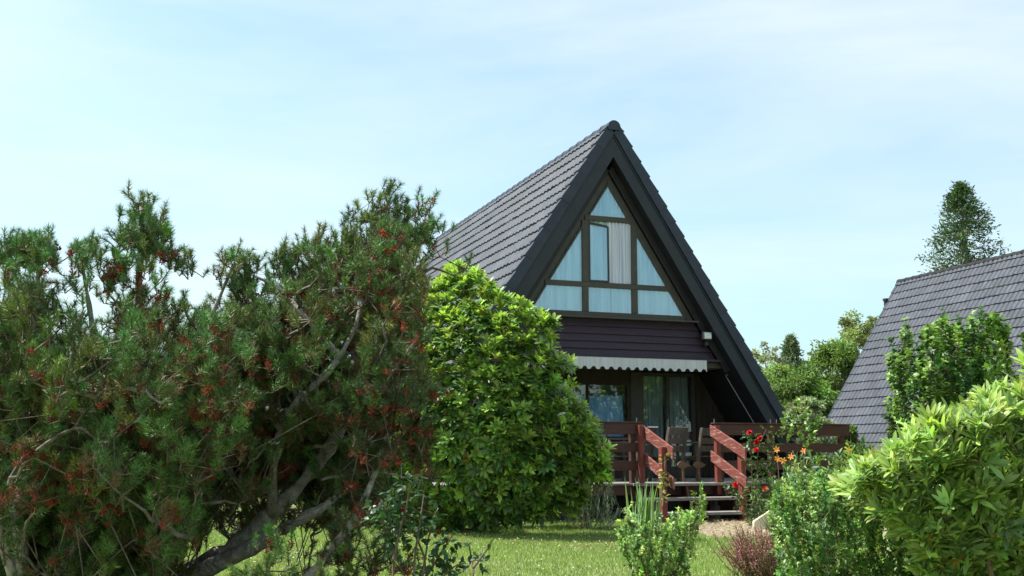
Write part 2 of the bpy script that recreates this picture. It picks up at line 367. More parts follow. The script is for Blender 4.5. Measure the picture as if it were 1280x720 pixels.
# opened sash, hinged on its left edge and swung in
sash = MB(); sw = .40
sash.box((-.415, .262, 4.165), (-.375, .29, 5.30)); 
sash.box((-.02, .262, 4.165), (.005, .287, 5.22)); sash.box((-.375, .262, 4.165), (-.02, .287, 4.20))
sash.add([(-.375, .262, 5.24), (-.02, .262, 5.20), (-.02, .287, 5.20), (-.375, .287, 5.24), (-.375, .262, 5.29), (-.02, .262, 5.235), (-.02, .287, 5.235), (-.375, .287, 5.29)],
         [(0, 1, 5, 4), (1, 2, 6, 5), (2, 3, 7, 6), (3, 0, 4, 7), (4, 5, 6, 7), (3, 2, 1, 0)])
so = sash.build('opened_sash', M['black'], gw)
pane([(-.375, 4.20), (-.02, 4.20), (-.02, 5.20), (-.375, 5.24)], .274)
def curtain(x0, x1, zl, zh, y, mt, name='curtain', par=None, clip=None, amp=.016, fr=9., scallop=0, taper=0, seed=0):
    g = np.random.default_rng(seed + 11)
    n = int((x1-x0)/.012)+2; xs = np.linspace(x0, x1, n); m = 9
    ph = np.cumsum(g.uniform(.5, 1.5, n)) * .012*fr*2*pi
    V = []
    for j in range(m):
        for i, x in enumerate(xs):
            top = min(zh, clip(x)) if clip else zh
            if scallop: top = zh - .03 + .03*abs(sin((x-x0)/scallop*pi))
            z = zl + (top - zl)*j/(m-1) if top > zl else zl
            xx = x - taper*(j/(m-1))*(x-x0)/(x1-x0)
            V.append((xx, y + amp*sin(ph[i]) + .006*sin(3*z+x*5), z))
    F = [(j*n+i, j*n+i+1, (j+1)*n+i+1, (j+1)*n+i) for j in range(m-1) for i in range(n-1)]
    mb = MB(); mb.add(V, F); return mb.build(name, M[mt], par or house, smooth=True)
cl = lambda x: GA + .03 - SL*abs(x)
curtain(-.40, .40, 5.36, 6.1, .305, 'curtain', clip=cl, seed=1, fr=11)
curtain(-1.62, -.45, 3.56, 5.4, .305, 'curtain', clip=cl, seed=2)
curtain(.5, 1.62, 3.56, 5.4, .305, 'curtain', clip=cl, seed=3)
curtain(-.5, .04, 3.56, 5.33, .305, 'curtain', clip=cl, seed=4)
curtain(-.02, .5, 4.12, 5.36, .292, 'curtain_white', clip=cl, seed=5, fr=13, amp=.018)
curtain(.06, .5, 3.56, 4.16, .305, 'curtain', clip=cl, seed=6)
# ground floor wall, set back under the upper storey
YG = 1.40
def gp(z, t=.42): return xat(z, t)
mb = MB()
def wallpiece(mb, x0, x1, z0, z1, y0=YG, y1=YG+.12):
    mb.box((x0, y0, z0), (x1, y1, z1))
mb.prism([(-gp(.40), .40), (-.75, .40), (-.75, 2.66), (-gp(2.66), 2.66)], YG+.02, YG+.14)
mb.build('wall', M['panel'], house); mb = MB(); wallpiece(mb, -.75, .95, .40, 1.30); mb.build('wall', M['panel'], house); mb = MB(); wallpiece(mb, -.75, .95, 2.42, 2.66); mb.build('wall', M['panel'], house); mb = MB()
mb.prism([(2.36, .40), (gp(.40), .40), (gp(2.66), 2.66), (2.36, 2.66)], YG+.02, YG+.14)
mb.build('wall', M['panel'], house)
mb = MB(); x = 2.40
while x < 3.7:
    zt = min(2.40, HZ - SL*(x+.07+.53)); mb.box((x, YG-.005, .60), (x+.115, YG+.018, zt)); x += .123
mb.build('wall_boards', M['panel'], house, bevel=.003); mb = MB(); x = -3.7
while x < -.8:
    zt = min(2.60, HZ - SL*(abs(x)+.53)); mb.box((x, YG-.005, .60), (x+.115, YG+.018, zt)); x += .123
mb.build('wall_boards', M['panel'], house, bevel=.003)
mb = MB()
for x0, x1 in ((-.75, -.68), (.87, .95)): mb.box((x0, YG-.02, 1.30), (x1, YG+.05, 2.42))
mb.box((-.68, YG-.018, 1.30), (.87, YG+.05, 1.37)); mb.box((-.68, YG-.018, 2.36), (.87, YG+.05, 2.42)); mb.box((.06-.03, YG-.016, 1.371), (.06+.0, YG+.05, 2.359))
lw = mb.build('lower_window', M['panel'], house)
pane([(-.68, 1.37), (.87, 1.37), (.87, 2.36), (-.68, 2.36)], YG+.02, mt='glass_low', par=lw)
mb = MB()
for x0, x1 in ((.952, 1.225), (1.725, 1.80), (2.31, 2.358)): mb.box((x0, YG-.03, .60), (x1, YG+.06, 2.62))
for x0, x1 in ((1.226, 1.724), (1.801, 2.309)):
    mb.box((x0, YG-.028, .60), (x1, YG+.06, .80)); mb.box((x0, YG-.028, 2.55), (x1, YG+.06, 2.62))
dr = mb.build('terrace_door', M['frame'], house, bevel=.003)
pane([(1.226, .80), (1.724, .80), (1.724, 2.55), (1.226, 2.55)], YG+.02, mt='glass_low', par=dr)
pane([(1.801, .80), (2.309, .80), (2.309, 2.55), (1.801, 2.55)], YG+.02, mt='glass_low', par=dr)
mb = MB(); mb.tube([(1.70, YG-.07, 1.55), (1.70, YG-.07, 1.68)], .012); mb.box((1.73, YG-.045, 1.50), (1.76, YG-.03, 1.72)); mb.build('handle', M['metal'], dr)
curtain(-.66, .86, 1.36, 2.17, YG+.09, 'curtain_skylit', scallop=.17, seed=8, amp=.012, taper=.045)
curtain(1.22, 1.735, .7, 2.60, YG+.16, 'lace', seed=9, amp=.02, fr=12)
curtain(1.80, 2.32, .7, 2.60, YG+.16, 'lace', seed=10, amp=.02, fr=12)
mb = MB(); mb.prism([(-gp(.4), .401), (gp(.4), .401), (gp(2.65), 2.65), (-gp(2.65), 2.65)], YG+.9, YG+1.0); mb.box((-3.8, YG+.145, .3), (3.8, YG+.89, .4)); mb.build('room_divider', M['dark_room'], house)
mb = MB(); mb.prism([(-gp(.3), .3), (gp(.3), .3), (0, HZ-.45/cA)], LEN-.25, LEN-.15); mb.build('rear_wall', M['siding'], house)
mb = MB()
for sd in (-1, 1): mb = MB(); mb.tube([(sd*2.33, -.0+.06, 2.51), (sd*2.30, .1, 2.50), (sd*2.9, .06, 1.55)], .008, 5); mb.build('guy_wire', M['metal'], house)
mb = MB(); mb.box((-4.4, .0, 0), (4.4, LEN, .30)); mb.build('foundation', M['dark_room'], house)

# awning, rolled in under the siding
aw = thing('awning', 'rolled-in awning with faded white scalloped valance below the purple siding', 'awning', (0, 0, 2.75))
mb = MB(); mb.box((-1.85, -.06, 2.70), (1.83, .16, 2.752)); mb.tube([(-1.83, .03, 2.65), (1.81, .03, 2.65)], .05, 12); mb.build('cassette', M['siding'], aw)
n = 360; xs = np.linspace(-1.95, 1.79, n); V = []
for j, f in enumerate(np.linspace(0, 1, 6)):
    for i, x in enumerate(xs):
        u = ((x + 1.95)/.171) % 1
        zb_ = 2.535 + .052*max(0, 1 - ((u-.5)/.3)**2)**.6 if abs(u-.5) < .3 else 2.535
        z = 2.75 + (zb_ - 2.75)*f
        V.append((x, -.10 + .008*sin(x*7)*f + .004*sin(x*31)*f, z))
V = np.array(V); F = [(j*n+i, (j+1)*n+i, (j+1)*n+i+1, j*n+i+1) for j in range(5) for i in range(n-1)]
mb = MB(); mb.add(V, F); mb.build('valance', M['awning'], aw, smooth=True)
mb = MB()
for x in (-1.9, 1.81): mb = MB(); mb.box((x-.02, -.09, 2.60), (x+.02, .28, 2.66)); mb.build('bracket', M['black'], aw)
# floodlight at the right end of the siding
fl = thing('floodlight', 'small square floodlight on the right end of the purple siding', 'floodlight', (1.96, .2, 3.2))
mb = MB(); mb.box((1.865, .11, 3.17), (2.045, .20, 3.31)); h_ = mb.build('housing', M['metal'], fl, bevel=.01)
mb = MB(); mb.box((1.885, .100, 3.185), (2.025, .112, 3.295)); mb.build('lens', M['lamp_glass'], fl)
mb = MB(); mb.box((1.92, .15, 3.06), (1.99, .21, 3.12)); mb.tube([(1.955, .18, 3.12), (1.955, .19, 3.17)], .015, 8); mb.tube([(1.955, .19, 3.06), (1.955, .27, 3.03)], .02, 8)
mb.build('motion_sensor', M['black'], fl)
mb = MB(); mb.tube([(1.99, .2, 3.1), (2.07, .2, 3.0), (2.12, .25, 2.86), (2.16, .27, 2.80)], .006, 5); mb.build('cable', M['black'], fl)

# ------------------------------------------------------------------ deck, railing, stairs
DZ = .58; YR = -1.8
dk = thing('wooden_deck', 'raised terrace deck with dark red board railing in front of the A-frame house', 'deck', (0, 0, 0))
mb = MB(); y = YR - .03
while y < YG-.05:
    mb.box((-5.2, y, DZ-.035), (3.62, min(y+.135, YG-.035), DZ)); y += .142
mb.build('deck_floor', M['deck'], dk, bevel=.004)
mb = MB(); mb.box((-5.2, YR, DZ-.19), (3.6, YR+.04, DZ-.037)); mb.box((3.56, YR+.04, DZ-.19), (3.6, 1.3, DZ-.037)); mb.build('fascia', M['dark_wood'], dk)
mb = MB()
for x in (-4.9, -3.4, -1.9, -.5, .9, 2.2, 3.5):
    for y in (YR+.15, 0): mb = MB(); mb.box((x-.05, y-.05, 0), (x+.05, y+.05, DZ-.19)); mb.build('footing', M['dark_wood'], dk)
mb = MB(); mb.box((-5.1, YR+.5, .0), (3.5, YR+.56, DZ-.04)); mb.build('skirting', M['black'], dk)
for (x0, x1) in ((-5.2, -.44), (.90, 3.58)):
    for z0, z1 in ((1.35, 1.53), (1.07, 1.22), (.78, .93)):
        mb = MB(); mb.box((x0, YR-.028, z0), (x1, YR, z1)); mb.build('rail_board', M['dark_wood'], dk, bevel=.004)
    mb = MB(); mb.box((x0-.01, YR-.045, 1.533), (x1+.01, YR+.085, 1.555)); mb.build('rail_cap', M['dark_wood'], dk, bevel=.003)
for z0, z1 in ((1.35, 1.53), (1.07, 1.22), (.78, .93)):
    mb = MB(); mb.box((3.58, YR+.10, z0), (3.605, 1.2, z1)); mb.build('rail_board', M['dark_wood'], dk, bevel=.004)
def post(x, y0, z0, z1, par, mt='dark_wood', w=.09, d=.09):
    mb = MB(); mb.box((x-w/2, y0, z0), (x+w/2, y0+d, z1)); return mb.build('post', M[mt], par, bevel=.006)
for x in (-4.9, -3.4, -1.9, 2.02, 3.45): post(x, YR+.002, .2, 1.53, dk)
for x in (-.58, 1.03): post(x, YR+.002, .2, 1.53, dk)
mb = MB()
for x in (-.50, .93, 2.02, 2.14): mb = MB(); mb.tube([(x, YR+.03, 1.555), (x, YR+.03, 1.62)], .008, 6); mb.build('peg', M['metal'], dk)

st = thing('garden_steps', 'short wooden steps with worn red handrails leading up to the deck', 'steps', (.2, -2.2, 0))
mb = MB(); mb.box((-.62, YR-.18, DZ-.045), (1.08, YR-.033, DZ-.003)); mb.build('tread', M['deck'], st, bevel=.006)
for k, (z, y0, y1) in enumerate(((.36, YR-.50, YR-.20), (.15, YR-.84, YR-.52))):
    mb = MB(); mb.box((-.60, y0, z-.045), (1.06, y1, z)); mb.build('tread', M['deck'], st, bevel=.006)
mb = MB()
for x in (-.48, .28, .98):
    mb = MB(); mb.prismx([(YR-.80, .0), (YR-.03, .0), (YR-.03, DZ-.05), (YR-.17, DZ-.05), (YR-.25, .312), (YR-.48, .312), (YR-.56, .10), (YR-.80, .10)], x-.02, x+.02)
    mb.build('stringer', M['dark_wood'], st)
XR, XLt = .87, -.44
def sboards(xc, inner):
    # two sloping boards per side, fixed to the inner faces of the posts
    for za, zb_, h in ((1.52, 1.135, .185), (1.10, .68, .175)):
        P = [(YR-1.04, zb_-h), (YR+.02, za-h), (YR+.02, za), (YR-1.04, zb_)]
        x0, x1 = (xc-.032, xc-.002) if inner < 0 else (xc+.002, xc+.032)
        mb = MB(); mb.prismx(P, x0, x1); mb.build('handrail_board', M['red_wood'], st, bevel=.005)
sboards(XR, -1); sboards(XLt, 1)
for x in (XR+.045, XLt-.045):
    post(x, YR-.86, .0, 1.16 if x > 0 else 1.15, st, 'red_post', .085, .11)
    post(x, YR-.12, DZ-.2, 1.50, st, 'red_post', .085, .085)

# ------------------------------------------------------------------ terrace furniture
def turn(V, ang, loc):
    V = np.asarray(V, float).copy(); c, s = cos(ang), sin(ang)
    x = V[:, 0]*c - V[:, 1]*s; y = V[:, 0]*s + V[:, 1]*c; V[:, 0] = x + loc[0]; V[:, 1] = y + loc[1]; V[:, 2] += loc[2]; return V
def make_chair(label):
    """slatted armchair, swept rear posts; faces -y in its own frame"""
    r = thing('garden_chair', label, 'chair', (0, 0, 0), 'slatted garden chairs on the deck')
    def arc(x):   # rear post sweeping backwards towards the top
        z = np.linspace(0, .90, 12); y = .20 + .02*np.sin(z*4) + .16*np.clip(z-.35, 0, 1)**1.3*1.8
        return np.stack([np.full(12, x), y, z], 1)
    for x in (-.25, .25):
        mb = MB(); P = arc(x)
        V = []
        for p in P: V += [(p[0]-.02, p[1]-.028, p[2]), (p[0]+.02, p[1]-.028, p[2]), (p[0]+.02, p[1]+.028, p[2]), (p[0]-.02, p[1]+.028, p[2])]
        F = [(4*i+k, 4*i+(k+1) % 4, 4*i+4+(k+1) % 4, 4*i+4+k) for i in range(11) for k in range(4)] + [(3, 2, 1, 0), (44, 45, 46, 47)]
        mb.add(V, F); mb.build('leg', M['chair'], r, bevel=.004)
        mb = MB(); mb.box((x-.02, -.26, 0), (x+.02, -.21, .64)); mb.build('leg', M['chair'], r, bevel=.004)
        mb = MB(); mb.box((x-.035, -.30, .64), (x+.035, .24, .665)); mb.build('armrest', M['chair'], r, bevel=.006)
    mb = MB()
    for k in range(6): mb.box((-.23, -.26+k*.078, .41), (.23, -.26+k*.078+.065, .43))
    mb.box((-.23, -.25, .35), (.23, -.22, .405)); mb.build('seat', M['chair'], r, bevel=.003)
    mb = MB()
    for z0, z1 in ((.50, .60), (.63, .73), (.77, .90)):
        y = lambda z: .20 + .02*sin(z*4) + .16*max(z-.35, 0)**1.3*1.8
        mb.add([(-.23, y(z0)-.01, z0), (.23, y(z0)-.01, z0), (.23, y(z0)+.012, z0), (-.23, y(z0)+.012, z0), (-.23, y(z1)-.01, z1), (.23, y(z1)-.01, z1), (.23, y(z1)+.012, z1), (-.23, y(z1)+.012, z1)],
               [(0,3,2,1),(4,5,6,7),(0,1,5,4),(1,2,6,5),(2,3,7,6),(3,0,4,7)])
    mb.build('backrest', M['chair'], r)
    return r
def copy_thing(src, label):
    c = src.copy(); COL.objects.link(c); c['label'] = label
    for ch in list(src.children):
        d = ch.copy(); COL.objects.link(d); d.parent = c
        for g in ch.children:
            e_ = g.copy(); COL.objects.link(e_); e_.parent = d
    return c
def onY(px, py, Y):
    d, b = ray(px, py); return CAM + d*(Y-CAM[1])/d[1]
ch0 = make_chair('slatted garden chair nearest the right handrail of the steps')
def put(o, px, Y, rot):
    p = onY(px, 560, Y); o.location = (p[0], Y, DZ); o.rotation_euler = (0, 0, rot)
spots = [(872, -1.0, R(200)), (829, -1.0, R(205)), (790, -.75, R(215)), (757, .55, R(20))]
labs = [None, 'slatted garden chair just right of the left handrail with a white slat on its back', 'slatted garden chair half hidden behind the left handrail of the steps', 'slatted garden chair at the far left by the curtained lower window']
chs = [ch0] + [copy_thing(ch0, l) for l in labs[1:]]
for o, s_ in zip(chs, spots): put(o, *s_)
p = onY(817, 536, -1.0)
mb = MB(); mb.box((p[0]-.10, -1.02, DZ+.905), (p[0]+.08, -.96, DZ+.925)); ws = mb.build('white_slat', M['white'], None, bevel=.003)
tag(ws, 'short white slat lying on top of a chair back', 'slat')
tb = thing('garden_table', 'dark wooden garden table behind the left railing', 'table', (-.9, -.3, DZ))
mb = MB()
for k in range(6): mb.box((-1.6, -.7+k*.13, DZ+.70), (-.1, -.7+k*.13+.12, DZ+.73))
mb.build('table_top', M['chair'], tb, bevel=.003)
for x in (-1.5, -.2):
    for y in (-.65, .0):
        mb = MB(); mb.box((x-.03, y-.03, DZ), (x+.03, y+.03, DZ+.70)); mb.build('leg', M['chair'], tb, bevel=.004)
for k, (px, lab) in enumerate(((853, 'left one of two rounded tan wooden cutouts standing at the top of the steps'), (873, 'right one of two rounded tan wooden cutouts standing at the top of the steps'))):
    p = onY(px, 582, -1.5); u = np.linspace(0, 1, 15)
    up_ = [(p[0]-.10+.24*t, DZ+.28+.06*sin(pi*t**.7)) for t in u]; dn = [(p[0]-.10+.24*t, DZ+.28-.06*sin(pi*t**.8)) for t in u[::-1][1:-1]]
    o = thing('wooden_cutout', lab, 'ornament', (p[0], -1.5, DZ), 'tan wooden cutouts')
    mb = MB(); mb.prism(dn + up_, -1.515, -1.49) if False else mb.prism((up_ + dn)[::-1], -1.515, -1.49); mb.build('body', M['tan'], o)
    mb = MB(); mb.prism([(p[0]-.0, DZ+.0), (p[0]+.035, DZ), (p[0]+.02, DZ+.30), (p[0]-.02, DZ+.30)], -1.51, -1.495); mb.build('stand', M['tan'], o)

# ------------------------------------------------------------------ neighbour house on the right
nb = thing('neighbour_house', 'neighbouring house with steep grey tiled roof at the right edge', 'house', (0, 0, 0))
H2 = 6.85
roof_set(nb, H2, 12.5, 7.75)
for y0_ in (.35, 12.1): mb = MB(); mb.prism([(-4.0, .4), (4.0, .4), (0, H2-.5)], y0_, y0_+.1); mb.build('wall', M['siding'], nb)
mb = MB()
for sd in (-1, 1): slopebox(mb, sd, None, 7.7, .20, .42, 12.41, 12.45, H2); slopebox(mb, sd, None, 7.7, .20, .42, .02, .06, H2)
mb.build('barge_board', M['barge'], nb)
mb = MB(); mb.box((-4.2, .1, 0), (4.2, 12.4, .4)); mb.build('foundation', M['dark_room'], nb)
mb = MB(); mb.tube([(-.55, 12.6, 5.6), (-.55, 12.6, 6.05)], .07, 10); mb.tube([(-.55, 12.6, 6.05), (-.55, 12.6, 6.12)], .10, 10); mb.box((-.6, 12.3, 5.6), (-.5, 12.6, 5.7)); mb.build('vent_pipe', M['black'], nb)
rz = R(-2.6); far = np.array([15.87, 11.33]); off = np.array([-12.5*sin(rz), 12.5*cos(rz)])
nb.location = (far[0]-off[0], far[1]-off[1], 0); nb.rotation_euler = (0, 0, rz)
# ------------------------------------------------------------------ plants: helpers
def unit(v): return v / (np.linalg.norm(v, axis=-1, keepdims=True) + 1e-9)
def in_poly(x, y, P):
    P = np.asarray(P, float); ins = np.zeros(len(x), bool); j = len(P)-1
    for i in range(len(P)):
        xi, yi = P[i]; xj, yj = P[j]
        ins ^= ((yi > y) != (yj > y)) & (x < (xj-xi)*(y-yi)/(yj-yi+1e-9) + xi); j = i
    return ins
def sample_poly(P, n, g):
    P = np.asarray(P, float); lo, hi = P.min(0), P.max(0); X = []; Y = []; c = 0
    while c < n:
        x = g.uniform(lo[0], hi[0], n*3); y = g.uniform(lo[1], hi[1], n*3); k = in_poly(x, y, P); X.append(x[k]); Y.append(y[k]); c += k.sum()
    return np.concatenate(X)[:n], np.concatenate(Y)[:n]
LEAF = {  # template: rows (u, half width, droop)
 'broad': [(0, .06), (.22, .36), (.5, .5), (.78, .34), (1, .02)],
 'long': [(0, .05), (.3, .38), (.62, .5), (.86, .30), (1, .02)],
 'small': [(0, .1), (.45, .5), (1, .05)],
 'blade': [(0, .5), (.5, .4), (1, .02)],
 'lobed': [(0, .1), (.18, .42), (.35, .30), (.5, .52), (.7, .24), (1, .02)],
}
def leaves(P, D, Nn, Ln, Wd, kind='broad', crease=.25, droop=.25):
    """leaf meshes: P base, D direction, Nn upper side, Ln/Wd sizes -> V, quads"""
    T = LEAF[kind]; k = len(T); n = len(P)
    D = unit(D); S = unit(np.cross(D, Nn)); Nn = np.cross(S, D)
    V = np.empty((n, k, 3, 3))
    for i, (u, w) in enumerate(T):
        base = P + D*(Ln*u)[:, None] - Nn*(droop*Ln*u*u)[:, None]
        up = Nn*(Wd*w*crease)[:, None]
        V[:, i, 0] = base - S*(Wd*w)[:, None] + up; V[:, i, 1] = base; V[:, i, 2] = base + S*(Wd*w)[:, None] + up
    q = []
    for i in range(k-1):
        for j in range(2): q.append((i*3+j, i*3+j+1, (i+1)*3+j+1, (i+1)*3+j))
    q = np.array(q); F = (np.arange(n)*k*3)[:, None, None] + q[None]
    return V.reshape(-1, 3), F.reshape(-1, 4), k*3
def build_quads(name, V, F, mat, parent=None, cols=None, smooth=False):
    m = F.shape[1]; return link_mesh(name, V, F.ravel(), np.arange(len(F))*m, np.full(len(F), m), mat, parent, cols, smooth)
def perp(D, g):
    a = unit(g.normal(size=D.shape)); return unit(np.cross(D, a))
def tint(base, n, g, hv=.12, vv=.25, alt=None, frac=None):
    """per-leaf colour: base varied in hue and value, part of it drawn from alt"""
    c = np.tile(np.array(base, float), (n, 1))
    if alt is not None:
        k = g.random(n) < frac; c[k] = np.array(alt)
    c *= np.exp(g.normal(0, vv, n))[:, None]; c *= np.exp(g.normal(0, hv, (n, 3)))
    return np.clip(c, .004, .9)
class Skel:
    """branch skeleton: stems given as polylines, then every target is tied to the nearest wood"""
    def __init__(s, stems):
        s.paths = []; s.P = []; s.par = []
        for pts, r0, r1 in stems:
            pts = np.asarray(pts, float); m = len(pts); tt = np.linspace(0, m-1, m*5)
            q = np.stack([np.interp(tt, np.arange(m), pts[:, k]) for k in range(3)], 1)
            for _ in range(3): q[1:-1] = (q[:-2] + q[1:-1]*2 + q[2:])/4
            s.paths.append((q, r1 + (r0-r1)*(1-np.linspace(0, 1, len(q)))**1.25, True)); s.P += list(q)
    def grow(s, T, g, up=.5, r=(.012, .003), order=None, wob=.02, lowbias=.6):
        P = np.array(s.P)
        c = P.mean(0); d = np.array([np.linalg.norm(P - t, axis=1).min() for t in T]); ends = [None]*len(T)
        for i in np.argsort(d):
            t = T[i]; v = t - P; L_ = np.linalg.norm(v, axis=1)
            pen = L_ + lowbias*np.maximum(0, P[:, 2] - t[2] + .1)
            k = np.argmin(pen); a = P[k]; v = t - a; L_ = np.linalg.norm(v)
            m = max(4, int(L_/.12)+3); u = np.linspace(0, 1, m)[:, None]
            h = v*np.array([1, 1, .25]); mid = a + h*.55 + np.array([0, 0, v[2]*(.5-up*.35)])
            q = (1-u)**2*a + 2*u*(1-u)*mid + u*u*t
            q[1:-1] += g.normal(0, wob*L_**.5, (m-2, 3))
            rr = np.linspace(r[0]*min(1.6, .5+L_), r[1], m)
            s.paths.append((q, rr, False)); P = np.concatenate([P, q[1:]]); ends[i] = unit(q[-1]-q[-2])
        s.P = list(P); return np.array(ends)
    def build(s, parent, mat, trunk='trunk', limb='limbs', nside=6, minr=0, gnarl=0, g=None):
        t, l = MB(), MB()
        for q, r, main in s.paths:
            if main and gnarl:
                r = r*(1 + g.normal(0, gnarl, len(r)))
            (t if main else l).tube(q, r, 12 if main else nside, cap=main)
        t.build(trunk, mat, parent, True)
        if l.n: l.build(limb, M['limb'] if mat is M['bark'] else mat, parent, True)

def plumes(tips, g, n=(3, 6), step=.105, tilt=.28, out=None):
    """upright leading twigs: each tip carries a tapering column of shoot positions below it"""
    P, D, H, K = [], [], [], []
    for i, t in enumerate(tips):
        ax = unit(np.array([0, 0, 1.]) + g.normal(0, tilt, 3)*[1, 1, .3] + (out[i]*.45 if out is not None else 0)); m = g.integers(n[0], n[1]+1)
        for q in range(m):
            rj = .014 + .032*min(q, 4)
            P.append(t - ax*step*q + g.normal(0, rj, 3)); D.append(ax); H.append(q/max(m-1, 1)); K.append(i)
    return np.array(P), np.array(D), np.array(H), np.array(K)
def pine_shoots(P, D, g, nper=6, spread=.11, slen=(.05, .105), nl=.044, nneed=84, axis_up=.25, lw=.0018, bare=None):
    """needle-covered shoots around every branch end"""
    n = len(P); o = np.repeat(P, nper, 0); d = np.repeat(D, nper, 0); N_ = len(o)
    dirs = unit(d*.9 + np.array([0, 0, 1.])*axis_up + g.normal(0, .40, (N_, 3)))
    base = o + g.normal(0, spread*.36, (N_, 3)); L_ = g.uniform(*slen, N_)
    t = .05 + .95*g.random((N_, nneed))**.8
    if bare is not None: t = np.where(bare[:, None], .38 + .62*t, t)
    az = g.uniform(0, 2*pi, (N_, nneed)); an = g.uniform(.75, 1.25, (N_, nneed)) - .8*np.clip(t-.7, 0, 1)*3.3*g.random((N_, nneed))
    U = perp(dirs, g); W = np.cross(dirs, U)
    rad = np.cos(az)[..., None]*U[:, None] + np.sin(az)[..., None]*W[:, None]
    nd = dirs[:, None]*np.cos(an)[..., None] + rad*np.sin(an)[..., None]
    nb_ = base[:, None] + dirs[:, None]*(t*L_[:, None])[..., None]
    ln = nl*g.uniform(.75, 1.2, (N_, nneed))*g.uniform(.75, 1.2, (N_, 1))
    tipp = nb_ + nd*ln[..., None]
    side = unit(np.cross(nd, g.normal(size=nd.shape)))*lw
    V = np.stack([nb_ - side, nb_ + side, tipp + side*.35], 2).reshape(-1, 3)
    F = np.arange(len(V)).reshape(-1, 3)
    return V, F, base, dirs, L_, N_, nneed

def pine(name_label, base, stems, tips, g, extra=None, nper=5, cones=.3, group=None, tcol=(.085, .155, .042), rb=(.016, .004), nneed=80, nq=(3, 6), clear=None, tilt=.28):
    root = thing('pine_tree', name_label, 'pine tree', base, group)
    sk = Skel(stems); cen = tips.mean(0); ou = unit((tips-cen)*[1, 1, .2])
    P, D, H, K = plumes(tips, g, nq, tilt=tilt, out=ou)
    nt_ = len(tips)
    if clear:
        cx_, cy_, cD = proj(P); kk_ = np.ones(len(P), bool)
        for hx, hy, hr, hD, keep in clear: kk_ &= ~(((cx_-hx)**2 + (cy_-hy)**2 < hr*hr) & (cD < hD) & (g.random(len(P)) > keep))
        P, D, H, K = P[kk_], D[kk_], H[kk_], K[kk_]
    live = [i for i in range(nt_) if (K == i).sum() > 1]
    low = np.array([P[K == i][-1] for i in live]); sk.grow(low, g, up=.8, r=rb, wob=.03)
    for i in live: sk.paths.append((P[K == i][::-1]*np.array([1, 1, 1.]), np.linspace(rb[1]*1.1, .0025, (K == i).sum()), False))
    if extra is not None:
        P = np.concatenate([P, extra]); D = np.concatenate([D, np.tile([0, 0, 1.], (len(extra), 1)) + g.normal(0, .3, (len(extra), 3))]); H = np.concatenate([H, np.zeros(len(extra))]); K = np.concatenate([K, nt_ + np.arange(len(extra))])
        nt_ += len(extra)
    sk.build(root, M['bark'], gnarl=.14, g=g)
    k = np.repeat(np.arange(len(P)), nper); 
    tp = np.array([P[K == i][0] if (K == i).any() else P[0] for i in range(nt_)]); nv = np.sin(tp[:, 0]*5.1+1)*np.sin(tp[:, 2]*6.3+2)+np.sin(tp[:, 1]*5.7+tp[:, 2]*3.1)+g.normal(0, .5, nt_)
    nv[len(tips):] -= .9; hascone = (nv > np.quantile(nv, 1-cones))[K]
    bare = (hascone & (g.random(len(P)) < .75))[k] & (g.random(len(k)) < .6)
    V, F, b, d, L_, n, nn = pine_shoots(P, D, g, nper, nneed=nneed, bare=bare)
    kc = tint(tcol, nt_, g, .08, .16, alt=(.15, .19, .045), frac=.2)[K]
    kc = kc*(1.15 - .55*H[:, None]) + np.array([.012, .003, -.004])*H[:, None]     # older needles browner; the darkening down each twig is painted shade
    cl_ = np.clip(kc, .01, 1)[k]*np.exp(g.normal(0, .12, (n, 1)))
    dead_ = g.random(n) < .04 + .07*H[k]; cl_[dead_] = (.16, .10, .05)
    cols = np.repeat(np.repeat(cl_, nn, 0)*np.exp(g.normal(0, .16, (n*nn, 1))), 3, 0)
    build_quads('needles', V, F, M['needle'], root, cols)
    # twigs carrying the needles
    mb = MB(); src = np.repeat(P, nper, 0); a3 = np.arange(3)*2*pi/3
    U = perp(d, g); W = np.cross(d, U); q0 = src; q1 = b; q2 = b + d*L_[:, None]
    ring = lambda c, r: c[:, None] + r*(np.cos(a3)[None, :, None]*U[:, None] + np.sin(a3)[None, :, None]*W[:, None])
    VV = np.stack([ring(q0, .005), ring(q1, .0042), ring(q2, .0025)], 1).reshape(-1, 3)
    ff = np.array([(i*3+j, i*3+(j+1) % 3, (i+1)*3+(j+1) % 3, (i+1)*3+j) for i in range(2) for j in range(3)])
    FF = ((np.arange(n)*9)[:, None, None] + ff[None]).reshape(-1, 4)
    build_quads('twigs', VV, FF, M['twig'], root)
    # rust-red clusters of spent male cones around some shoots
    kk = bare
    bb, dd, ll = b[kk], d[kk], L_[kk]; m = len(bb)
    if m:
        nc = 34; t = g.random((m, nc)); U = perp(dd, g); W = np.cross(dd, U); az = g.uniform(0, 2*pi, (m, nc))
        rad = np.cos(az)[..., None]*U[:, None] + np.sin(az)[..., None]*W[:, None]
        c0 = bb[:, None] + dd[:, None]*((-.10+.60*t)*ll[:, None])[..., None] + rad*.007
        dr = unit(rad + dd[:, None]*.5)
        Vc, Fc, kv = leaves(c0.reshape(-1, 3), dr.reshape(-1, 3), g.normal(size=(m*nc, 3)), g.uniform(.012, .022, m*nc), np.full(m*nc, .009), 'small', .6, 0)
        cc = tint((.23, .045, .026), m, g, .1, .3); cc = np.repeat(np.repeat(cc, nc, 0), kv, 0)
        build_quads('cone_clusters', Vc, Fc, M['cone'], root, cc)
    return root
